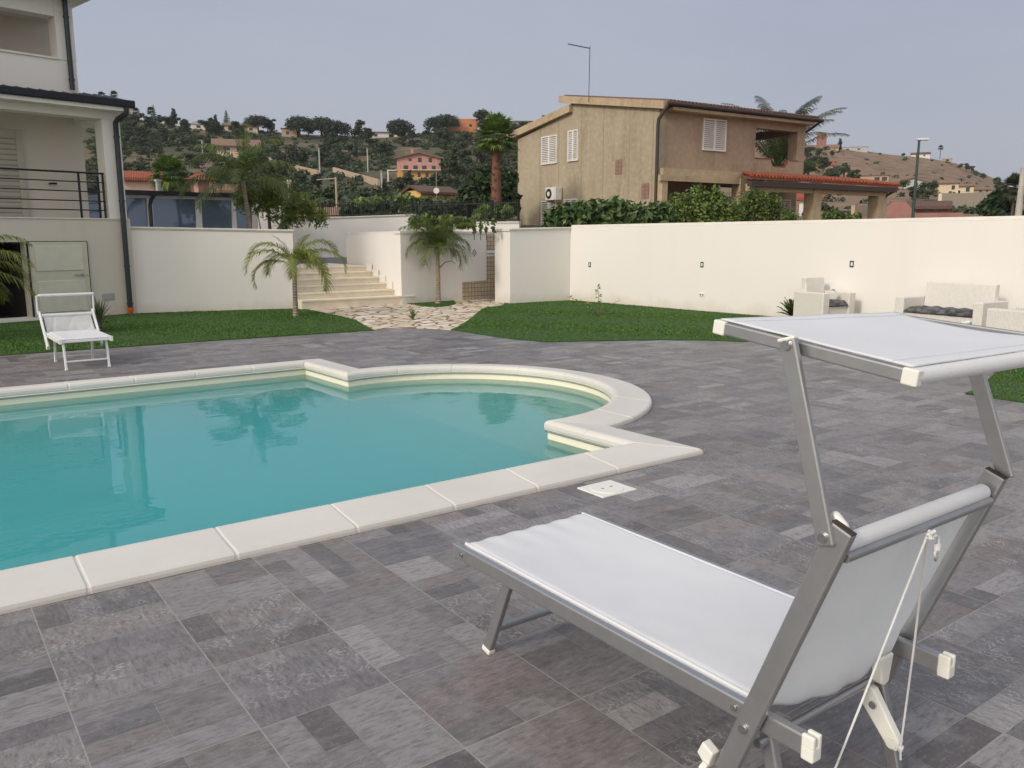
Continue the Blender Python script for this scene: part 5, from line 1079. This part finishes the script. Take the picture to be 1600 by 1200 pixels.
far_house('tiny flat-roofed pavilion at the end of the right-hand ridge', 1480, 253, 14, 5, 'flat', 'tan', 'offwhite', [(.5, .1, .3, .7)])
far_house('white house with red roof seen through the porch of the brown house', 1264, 338, 30, 38, 'gable', 'offwhite', 'red_tile', [(.7, .3, .1, .2)], rh=.22, D=70)
far_house('low brick shed with a dark roof above the long wall', 1436, 342, 78, 28, 'shed', 'brick', 'old_tile', [(.62, .35, .1, .4), (.78, .35, .1, .4)], rh=.3, D=62, depth=.4)
far_house('house with a broad rust-red hipped roof beside the porch', 1402, 352, 44, 36, 'hip', 'brick', 'brick', [(.5, .2, .1, .3)], rh=.7, D=56)
far_house('low house whose flat red roof just clears the long wall', 1450, 352, 80, 19, 'gable', 'cream', 'brick', [(.5, .2, .1, .3)], rh=.5, D=50, depth=.3)
far_house('house with an orange roof hidden behind trees right of the brown house', 1288, 262, 26, 12, 'gable', 'tan', 'red_tile', [(.4, .2, .2, .3)], rh=.5)
far_house('pinkish house with white balcony among the trees on the dry slope', 1327, 272, 22, 13, 'gable', 'pink', 'brown_tile', [(.5, .2, .2, .4)], rh=.3)
# field walls and tracks
def track(pts, w_, mat, name, label, h_=.8):
    vs = []; t = thing(name, label, 'field wall'); mb_ = MB()
    gp = [hit(*p)[0] for p in pts]; mb_.add([(v.x, v.y, v.z-.6) for v in gp]+[(v.x, v.y, v.z+h_) for v in gp], [(i, i+1, len(gp)+i+1, len(gp)+i) for i in range(len(gp)-1)])
    o = mb_.build('wall_face', M[mat], t, fix=False); s = o.modifiers.new('s', 'SOLIDIFY'); s.thickness = w_; return t
track([(338, 246), (365, 248), (395, 250), (420, 255), (450, 262), (475, 268), (495, 274)], .4, 'tan', 'field_wall', 'pale stone wall winding down the slope below the brown-roofed bungalow', 1.1)
track([(520, 272), (545, 276), (570, 280), (590, 284)], .4, 'tan', 'field_wall', 'pale boundary wall beside the track left of the pink house', .9)
track([(1335, 336), (1370, 334), (1400, 331), (1440, 327)], .3, 'tan', 'field_wall', 'stone wall seen below the porch roof', .9)
track([(1470, 326), (1500, 325), (1550, 325)], .4, 'cream', 'field_wall', 'long pale retaining wall under the yellow houses', 2.0)
# ================================================================== TREES ON THE HILLS
def tree_proto(kind, seed):
    r = np.random.default_rng(seed); R2 = random.Random(seed)
    root = thing('tree', 'tree', 'tree'); cs = []; rs = []; tr = MB()
    if kind == 'bushy':
        tr.tube([(0, 0, -.3), (.02, 0, .3), (0, .02, .62)], .05, 6, .02)
        for k in range(9): a = R2.uniform(0, 2*PI); d = R2.uniform(.0, .26); z = R2.uniform(.32, .82); cs.append((d*math.cos(a), d*math.sin(a), z)); rr = R2.uniform(.14, .24)*(1.15-.5*z); rs.append((rr, rr, rr*.8))
        n, sz, mat = 850, .075, 'leaf_hill'
    elif kind == 'round':
        tr.tube([(0, 0, -.3), (0, 0, .5)], .045, 6, .02)
        for k in range(12): a = R2.uniform(0, 2*PI); d = R2.uniform(.05, .36); z = R2.uniform(.15, .55); cs.append((d*math.cos(a), d*math.sin(a), z)); rr = R2.uniform(.14, .22); rs.append((rr, rr, rr*.75))
        n, sz, mat = 900, .075, 'leaf_olive'
    elif kind == 'tall':
        tr.tube([(0, 0, -.3), (.02, 0, .5), (0, .0, .92)], .04, 6, .01)
        for k in range(12): z = .22+.72*k/11; d = R2.uniform(0, .10); a = R2.uniform(0, 6.28); cs.append((d*math.cos(a), d*math.sin(a), z)); rr = .17*(1.08-z)+.05; rs.append((rr, rr, rr*1.1))
        n, sz, mat = 800, .07, 'leaf_pine'
    elif kind == 'umbrella':
        tr.tube([(0, 0, -.3), (.02, .01, .3), (0, 0, .62)], .045, 7, .03)
        for k in range(6): a = k*1.05; tr.tube([(0, 0, .45), (.14*math.cos(a), .14*math.sin(a), .62), (.30*math.cos(a), .30*math.sin(a), .72)], .018, 5, .008)
        for k in range(16):
            a = k*2.4; d = .44*math.sqrt(k/16); cs.append((d*math.cos(a), d*math.sin(a), .62-1.1*d*d)); rs.append((.20, .20, .27))
        n, sz, mat = 2600, .06, 'leaf_pine'
    elif kind == 'conifer':
        tr.tube([(0, 0, -.2), (0, 0, 1.0)], .02, 6, .004)
        for k in range(10): z = .12+.085*k; rr = .26*(1-k/10.5)+.02; cs.append((0, 0, z)); rs.append((rr, rr, .035))
        n, sz, mat = 1000, .045, 'leaf_dark'
    tr.build('trunk', M['bark'], root, fix=False); MB().arrays(quads_leaf(n, cs, rs, sz, 1.2, .5, r=r)).build('crown', M[mat], root, fix=False)
    return root
protos = {}
for kd, cnt in (('bushy', 4), ('round', 3), ('tall', 2), ('umbrella', 2), ('conifer', 1)): protos[kd] = [[tree_proto(kd, 100+i*7+len(kd)), False] for i in range(cnt)]
def plant_tree(kd, g, h_, label, group=None, rr=None, name=None):
    rr = rr or random; pr = rr.choice(protos[kd])
    if not pr[1]: o = pr[0]; pr[1] = True
    else: o = copy_tree(pr[0])
    o.location = g; wx = {'bushy': 1.35, 'round': 1.25, 'tall': 1.25, 'umbrella': 1.25, 'conifer': .95}[kd]; o.scale = (h_*rr.uniform(.85, 1.15)*wx, h_*rr.uniform(.85, 1.15)*wx, h_); o.rotation_euler = (0, 0, rr.uniform(0, 6.28)); o['label'] = label
    o['category'] = 'tree'
    if group: o['group'] = group
    elif 'group' in o: del o['group']
    if name: o.name = name
    return o
r6 = random.Random(17)
# trees one can tell apart: umbrella pines and others on the ridge (pixel of the foot, height in pixels)
RID = [('umbrella', 404, 207, 26, 'umbrella pine on the ridge, first to the right of the cream gabled house'), ('bushy', 424, 208, 20, 'rounded dark tree touching the leftmost umbrella pine'),
       ('umbrella', 469, 214, 33, 'domed umbrella pine right of the small beige ridge house'), ('umbrella', 503, 216, 34, 'broad umbrella pine in the middle of the ridge pine row'), ('umbrella', 527, 218, 31, 'umbrella pine at the right end of the ridge pine row'),
       ('bushy', 561, 216, 27, 'dark bushy tree left of the low white ridge house'), ('umbrella', 625, 216, 31, 'umbrella pine right of the low white ridge house'), ('umbrella', 682, 206, 24, 'spreading pine on the ridge left of the orange house'),
       ('umbrella', 697, 206, 27, 'taller spreading pine touching the orange house from the left'), ('bushy', 727, 200, 20, 'tree top showing above the orange ridge house'), ('bushy', 752, 208, 32, 'large dark tree right of the orange ridge house'),
       ('conifer', 354.5, 203, 27, 'conical araucaria beside the cream gabled ridge house'), ('conifer', 241, 192, 25, 'narrow dark conifer on the left ridge'), ('tall', 1311, 236, 18, 'slim cypress on the right-hand ridge'),
       ('bushy', 205, 200, 16, 'tree beside the left house roof corner on the ridge'), ('bushy', 289, 208, 22, 'bushy tree left of the vaulted white house'), ('bushy', 262, 205, 20, 'dark tree on the left ridge under the lamp'),
       ('bushy', 1582-22, 306, 24, 'rounded tree standing alone at the right foot of the dry hill'), ('bushy', 1353, 236, 6, 'low round bush on the right-hand ridge'), ('bushy', 1412, 245, 6, 'small bush beside the ridge bungalow')]
for kd, px, yb, hp, lab in RID:
    g, D = hit(px, yb); 
    if kd == 'bushy' and px == 727: D += 10; g = hz(px, D)
    plant_tree(kd, g, hp*D/1300*1.12, lab, rr=r6, name={'umbrella': 'umbrella_pine', 'conifer': 'conifer'}.get(kd, 'tree'))
bare = [(438, 505, 213, 243), (480, 615, 262, 318), (190, 330, 240, 272), (575, 625, 212, 224), (330, 400, 224, 250), (612, 690, 232, 282), (1330, 1400, 232, 345), (700, 745, 185, 206)]
LG = 'trees crowding the left-hand hillside'
def in_bare(x, y): return any(a < x < b and c < y < d for a, b, c, d in bare)
cnt = 0; cand = []
for k in range(4000):
    px = r6.uniform(150, 850); yr, Dr = ridge(px); y = yr+2+(330-yr)*r6.random()**1.15
    if in_bare(px, y) or in_bare(px, y-6): 
        if r6.random() > .05: continue
    if any(abs(px-a)*1.0 < 5.5 and abs(y-b) < 3.2 for a, b in cand): continue
    cand.append((px, y)); cnt += 1
    if cnt >= 262: break
cand.sort(key=lambda c: c[1])
for px, y in cand:
    g, D = hit(px, y); kd = r6.choices(['bushy', 'round', 'tall'], [.62, .25, .13])[0]
    hp = r6.uniform(15, 27)*(1.0+.25*(y > 250)); 
    plant_tree(kd, g, hp*D/1300, {'bushy': 'dark green bushy tree among the many that crowd the left-hand hillside', 'round': 'grey-green olive-like tree among the many that crowd the left-hand hillside', 'tall': 'narrow dark tree among the many that crowd the left-hand hillside'}[kd], LG, r6)
# right-hand slope trees
TG = 'trees at the foot of the dry right-hand hill'
for k, (px, y, hp) in enumerate([(1270, 262, 26), (1285, 270, 26), (1262, 280, 30), (1300, 282, 34), (1318, 280, 28), (1330, 290, 26), (1345, 288, 22), (1275, 300, 30), (1300, 296, 26), (1410, 305, 20), (1425, 312, 22), (1440, 312, 26), (1450, 314, 28), (1458, 308, 22), (1470, 318, 12), (1500, 320, 12), (1535, 318, 14), (1548, 320, 18), (1560, 316, 16), (1300, 245, 12), (1280, 246, 16), (1500, 262, 10), (1510, 266, 12), (1518, 270, 12), (1526, 274, 12), (1536, 280, 12), (1290, 236, 9), (1375, 242, 5), (1260, 250, 24)]):
    g, D = hit(px, y); plant_tree('bushy' if k % 3 else 'round', g, hp*D/1300, 'dark bushy tree at the foot or crest of the dry right-hand hill', TG, r6)
# undergrowth: scrub and dry tufts nobody could count
cen = []; rr_ = []; 
for k in range(6200):
    px = r6.uniform(140, 1620); yr, Dr = ridge(px); u = r6.random(); y = yr+1.5+(335-yr)*u
    if px > 1000 and r6.random() < .90: continue
    if px < 860 and in_bare(px, y) and r6.random() < .8: continue
    g, D = hit(px, y); s = r6.uniform(.35, 1.25)*(1 if px < 1000 else .7); cen.append((g.x, g.y, g.z+s*.3)); rr_.append((s*1.3, s*1.3, s*.75))
tag(MB().arrays(quads_leaf(150000, cen, rr_, .45, 1.3, .4)).build('scrub', M['leaf_hill'], fix=False), kind='stuff')
# hedge and big shrubs right behind the railing
def bigbush(label, px, yb, ytop, wpx, D, mat, n, size, name='tree', cat='tree'):
    g = P(px, 367, D); z1 = float(P(px, ytop, D)[2]); z0 = float(P(px, yb, D)[2]); W_ = wpx*D/1300/2; H_ = z1-z0; r = random.Random(int(px)); cs = []; rs = []
    for k in range(14): cs.append((r.uniform(-.65, .65)*W_, r.uniform(-.4, .4)*W_, z0+H_*r.uniform(.2, .82))); q = min(W_, H_)*r.uniform(.28, .42); rs.append((q, q, q*.9))
    t = thing(name, label, cat, (g.x, g.y, 0)); ax = Vector(_Rt); 
    cs = [(c[0]*ax.x+c[1]*_FH[0], c[0]*ax.y+c[1]*_FH[1], c[2]) for c in cs]
    MB().tube([(0, 0, .1), (0, 0, z0+H_*.5)], .12, 7, .05).build('trunk', M['bark'], t); MB().arrays(quads_leaf(n, cs, rs, size, 1.4, .4)).build('crown', M[mat], t, fix=False)
bigbush('big dark leafy tree between the fan palm and the brown house', 778, 350, 262, 84, 40, 'leaf_dark', 6500, .24)
bigbush('dark tree left of the fan palm trunk, behind the railing', 738, 350, 286, 60, 42, 'leaf_dark', 3200, .24)
for i, (px, yt, wp, D, mt, lab) in enumerate([(560, 322, 60, 33, 'leaf_dark', 'dark hedge bush behind the railing, above the steps'), (610, 316, 60, 33, 'leaf_dark', 'dark hedge bush behind the railing, left of the yellow house'), (660, 312, 60, 32, 'leaf_dark', 'dark hedge bush behind the railing in front of the yellow house'),
     (705, 312, 54, 32, 'leaf_dark', 'dark hedge bush behind the railing, right of the yellow house'), (625, 300, 70, 46, 'leaf_light', 'yellow-green reed clump beyond the hedge left of the yellow house'), (575, 304, 60, 48, 'leaf_light', 'yellow-green reed clump above the steps beyond the hedge'), (770, 322, 70, 30, 'leaf_hedge', 'mid-green shrub behind the right half of the railing'),
     (510, 310, 50, 44, 'leaf_olive', 'dull green bush behind the striped tile roof'), (462, 312, 50, 44, 'leaf_olive', 'dull green bush beside the white lamp posts'), (1300, 330, 46, 60, 'leaf_hedge', 'green bush under the porch roof of the brown house'), (1330, 334, 40, 62, 'leaf_hedge', 'low green bush right of the first porch pillar'), (1262, 326, 20, 50, 'leaf_hedge', 'green bush in front of the white house seen through the porch')]):
    bigbush(lab, px, 352, yt, wp, D, mt, 2600, .17, 'shrub', 'shrub')
bigbush('dark bushy tree at the right edge above the long wall', 1560, 352, 296, 70, 52, 'leaf_dark', 3600, .26)
# fan palm
p_ = P(775, 367, 36.5); zc = float(P(775, 222, 36.5)[2]); t = thing('fan_palm', 'tall fan palm with a reddish trunk left of the brown house', 'palm tree', (p_.x, p_.y, .2))
pts = [(0, 0, 0), (.0, 0, 1.5), (.02, 0, 3.0), (.03, 0, zc-.5), (.03, 0, zc)]; MB().tube(pts, [.26, .22, .21, .17, .12], 14).build('trunk', M['red_trunk'], t)
def fan_leaves(n, stalk, L, r, elmin=-.5, elmax=1.45):
    qs = []
    for i in range(n):
        a = i*2.399963+r.uniform(-.2, .2); el = elmax+(elmin-elmax)*((i+.5)/n)**.9; d = Vector((math.cos(a)*math.cos(el), math.sin(a)*math.cos(el), math.sin(el))); s_ = Vector((-math.sin(a), math.cos(a), 0)); up_ = s_.cross(d)*-1
        c = d*stalk*r.uniform(.85, 1.1); qs.append([Vector((0, 0, 0))-s_*.02, s_*.02, c+s_*.015, c-s_*.015])
        for k in range(22):
            f = -1.75+3.5*k/21; dv = (d*math.cos(f)+s_*math.sin(f)+up_*.12).normalized(); l_ = L*r.uniform(.85, 1.1)*(1-.12*abs(f)); wv = dv.cross(up_).normalized()*l_*.055
            m_ = c+dv*l_*.6; e_ = c+dv*l_+Vector((0, 0, -l_*.22)); qs.append([c-wv*.3, c+wv*.3, m_+wv, m_-wv]); qs.append([m_-wv, m_+wv, e_+wv*.1, e_-wv*.1])
    return np.array([[list(v) for v in q_] for q_ in qs])
MB().arrays(fan_leaves(46, .55, .62, random.Random(5), -.75)+np.array([[.03, 0, zc]])).build('crown', M['fan_leaf'], t, fix=False)
mb = MB(); r7 = random.Random(4)
for k in range(90): z = .8+k*(zc-1.1)/90; a = r7.uniform(0, 6.28); rr2 = .20; mb.bar((rr2*.9*math.cos(a), rr2*.9*math.sin(a), z), ((rr2+.06)*math.cos(a), (rr2+.06)*math.sin(a), z+.12), .07, .02, (-math.sin(a), math.cos(a), 0))
tag(mb.build('leaf_bases', M['red_trunk'], t, fix=False), kind='stuff')
def far_fan(label, px, ytop, D, Ls, st_, name='fan_palm', zbase=None, mat='fan_leaf'):
    p_ = P(px, 367, D); zc = float(P(px, ytop, D)[2]); t = thing(name, label, 'palm tree', (p_.x, p_.y, zbase if zbase is not None else .2)); hh = zc-(zbase if zbase is not None else .2)
    MB().tube([(0, 0, 0), (0, 0, hh)], .03*Ls*5, 8, .022*Ls*5).build('trunk', M['bark'], t); MB().arrays(fan_leaves(34 if D < 100 else 15, st_, Ls, random.Random(int(px)), -.9)+np.array([[0, 0, hh]])).build('crown', M[mat], t, fix=False)
far_fan('bushy low fan palm behind the pavilion roof beside the flue', 270, 272, 52, .95, .6)
for px, yt, yb, lab in ((176.5, 149, 188, 'left of the two tall fan palms showing over the lower house roof'), (195.5, 148, 188, 'right of the two tall fan palms showing over the lower house roof'), (211, 163, 190, 'fan palm half hidden at the corner of the house roof'), (227, 174, 191, 'flat-topped palm on the left ridge'), (249.5, 173, 192, 'small palm right of the narrow ridge conifer'), (1458, 231, 247, 'lone palm on the right-hand ridge beside the bungalow'), (340, 190, 205, 'tiny palm showing beside the vaulted white house')):
    g, D = hit(px, yb); far_fan(lab, px, yt, D, 1.0, .5, zbase=g.z, mat='leaf_hill')
# olive and pole at the right edge
p_ = P(1588, 367, 44); far_fan('ragged palm-like tree beside the concrete pole at the right edge', 1578, 292, 46, .55, .35, name='palm_tree', zbase=.2, mat='leaf_olive')
t = thing('concrete_pole', 'pale concrete utility pole at the right edge above the wall', 'utility pole', (p_.x, p_.y, .2)); zp = float(P(1588, 262, 44)[2])-.2; MB().tube([(0, 0, 0), (0, 0, zp)], .22, 12, .12).build('pole', M['concrete'], t); MB().bar((-.25, 0, zp-.3), (.25, 0, zp-.3), .05, .05).build('crossarm', M['concrete'], t)
# street lamp
p_ = P(1424, 367, 46); zl = float(P(1431, 219, 46)[2])-.1; t = thing('street_lamp', 'tall dark green street lamp with a pale flat head behind the long wall', 'street lamp', (p_.x, p_.y, .1))
MB().tube([(0, 0, 0), (0, 0, zl)], .10, 10, .06).build('pole', M['green_pole'], t); hd = MB().box(-.12, .5, -.13, .13, zl-.02, zl+.10).build('lamp_head', M['offwhite'], t, bevel=.04); hd.rotation_euler = (0, 0, math.atan2(_Rt[1], _Rt[0]))
def lamp(label, px, yt, yb, D, hw=.5, head=True, mat='offwhite', r=.06, z0=None):
    p_ = P(px, yb, D); z1 = float(P(px, yt, D)[2]); t = thing('lamp_post', label, 'lamp post', (p_.x, p_.y, p_.z)); MB().tube([(0, 0, 0), (0, 0, z1-p_.z)], r, 8).build('pole', M[mat], t)
    MB().tube([(0, 0, z1-p_.z), (0, 0, z1-p_.z+.08)], r*2.2 if head else r*1.5, 10).build('lamp_head', M[mat], t)
lamp('short white post on the terrace wall beside the pavilion', 446, 288, 322, 25.3, r=.045)
lamp('thin ochre post next to the white post on the terrace wall', 453.5, 285, 322, 27, r=.05, head=False, mat='cream')
t = None
p_ = P(527, 340, 40); z1 = float(P(527, 277, 40)[2]); t = thing('bracket_post', 'thin pole with a long side arm standing behind the striped tile roof', 'pole', (p_.x, p_.y, p_.z)); MB().tube([(0, 0, 0), (0, 0, z1-p_.z)], .05, 6).build('pole', M['tan'], t); a_ = MB().tube([(0, 0, z1-p_.z-.05), tuple(Vector((0, 0, z1-p_.z-.12))-Vector(_Rt)*.9)], .025, 6).build('arm', M['tan'], t)
for px, yt, yb, lab in ((275, 178, 196, 'street lamp on the left ridge against the sky'), (317, 220, 245, 'thin pole among the trees above the pavilion'), (433, 218, 240, 'pole on the bare patch of the left-hand slope'), (500, 232, 275, 'tall thin pole in front of the dark pine wood'), (575, 232, 270, 'tall thin pole right of the dark pine wood'), (597, 268, 300, 'lamp post with white top below the pink house')):
    g, D = hit(px, yb); lamp(lab, px, yt, yb, D, r=.12, mat='grey')
t = thing('satellite_dish', 'white satellite dish on the yellow house', 'satellite dish', tuple(P(682, 298, 70.5))); dv = -Vector(_FH)
MB().tube([Vector((0, 0, 0)), dv*.06, dv*.14], [.02, .16, .24], 16).build('dish', M['offwhite'], t); MB().tube([Vector((0, 0, -.6)), Vector((0, 0, 2.6))], .022, 6).build('mast', M['concrete'], t)
# ================================================================== HAZE
hm = bpy.data.materials.new('haze_air'); hm.use_nodes = True; hn = hm.node_tree; hn.nodes.clear(); ho = hn.nodes.new('ShaderNodeOutputMaterial'); hv = hn.nodes.new('ShaderNodeVolumePrincipled')
hv.inputs['Color'].default_value = (.86, .88, .95, 1); hv.inputs['Density'].default_value = .00018; hv.inputs['Anisotropy'].default_value = .2; hn.links.new(hv.outputs[0], ho.inputs['Volume'])
tag(MB().box(-950, 950, -950, 1550, -8, 75).build('haze', hm), kind='stuff')
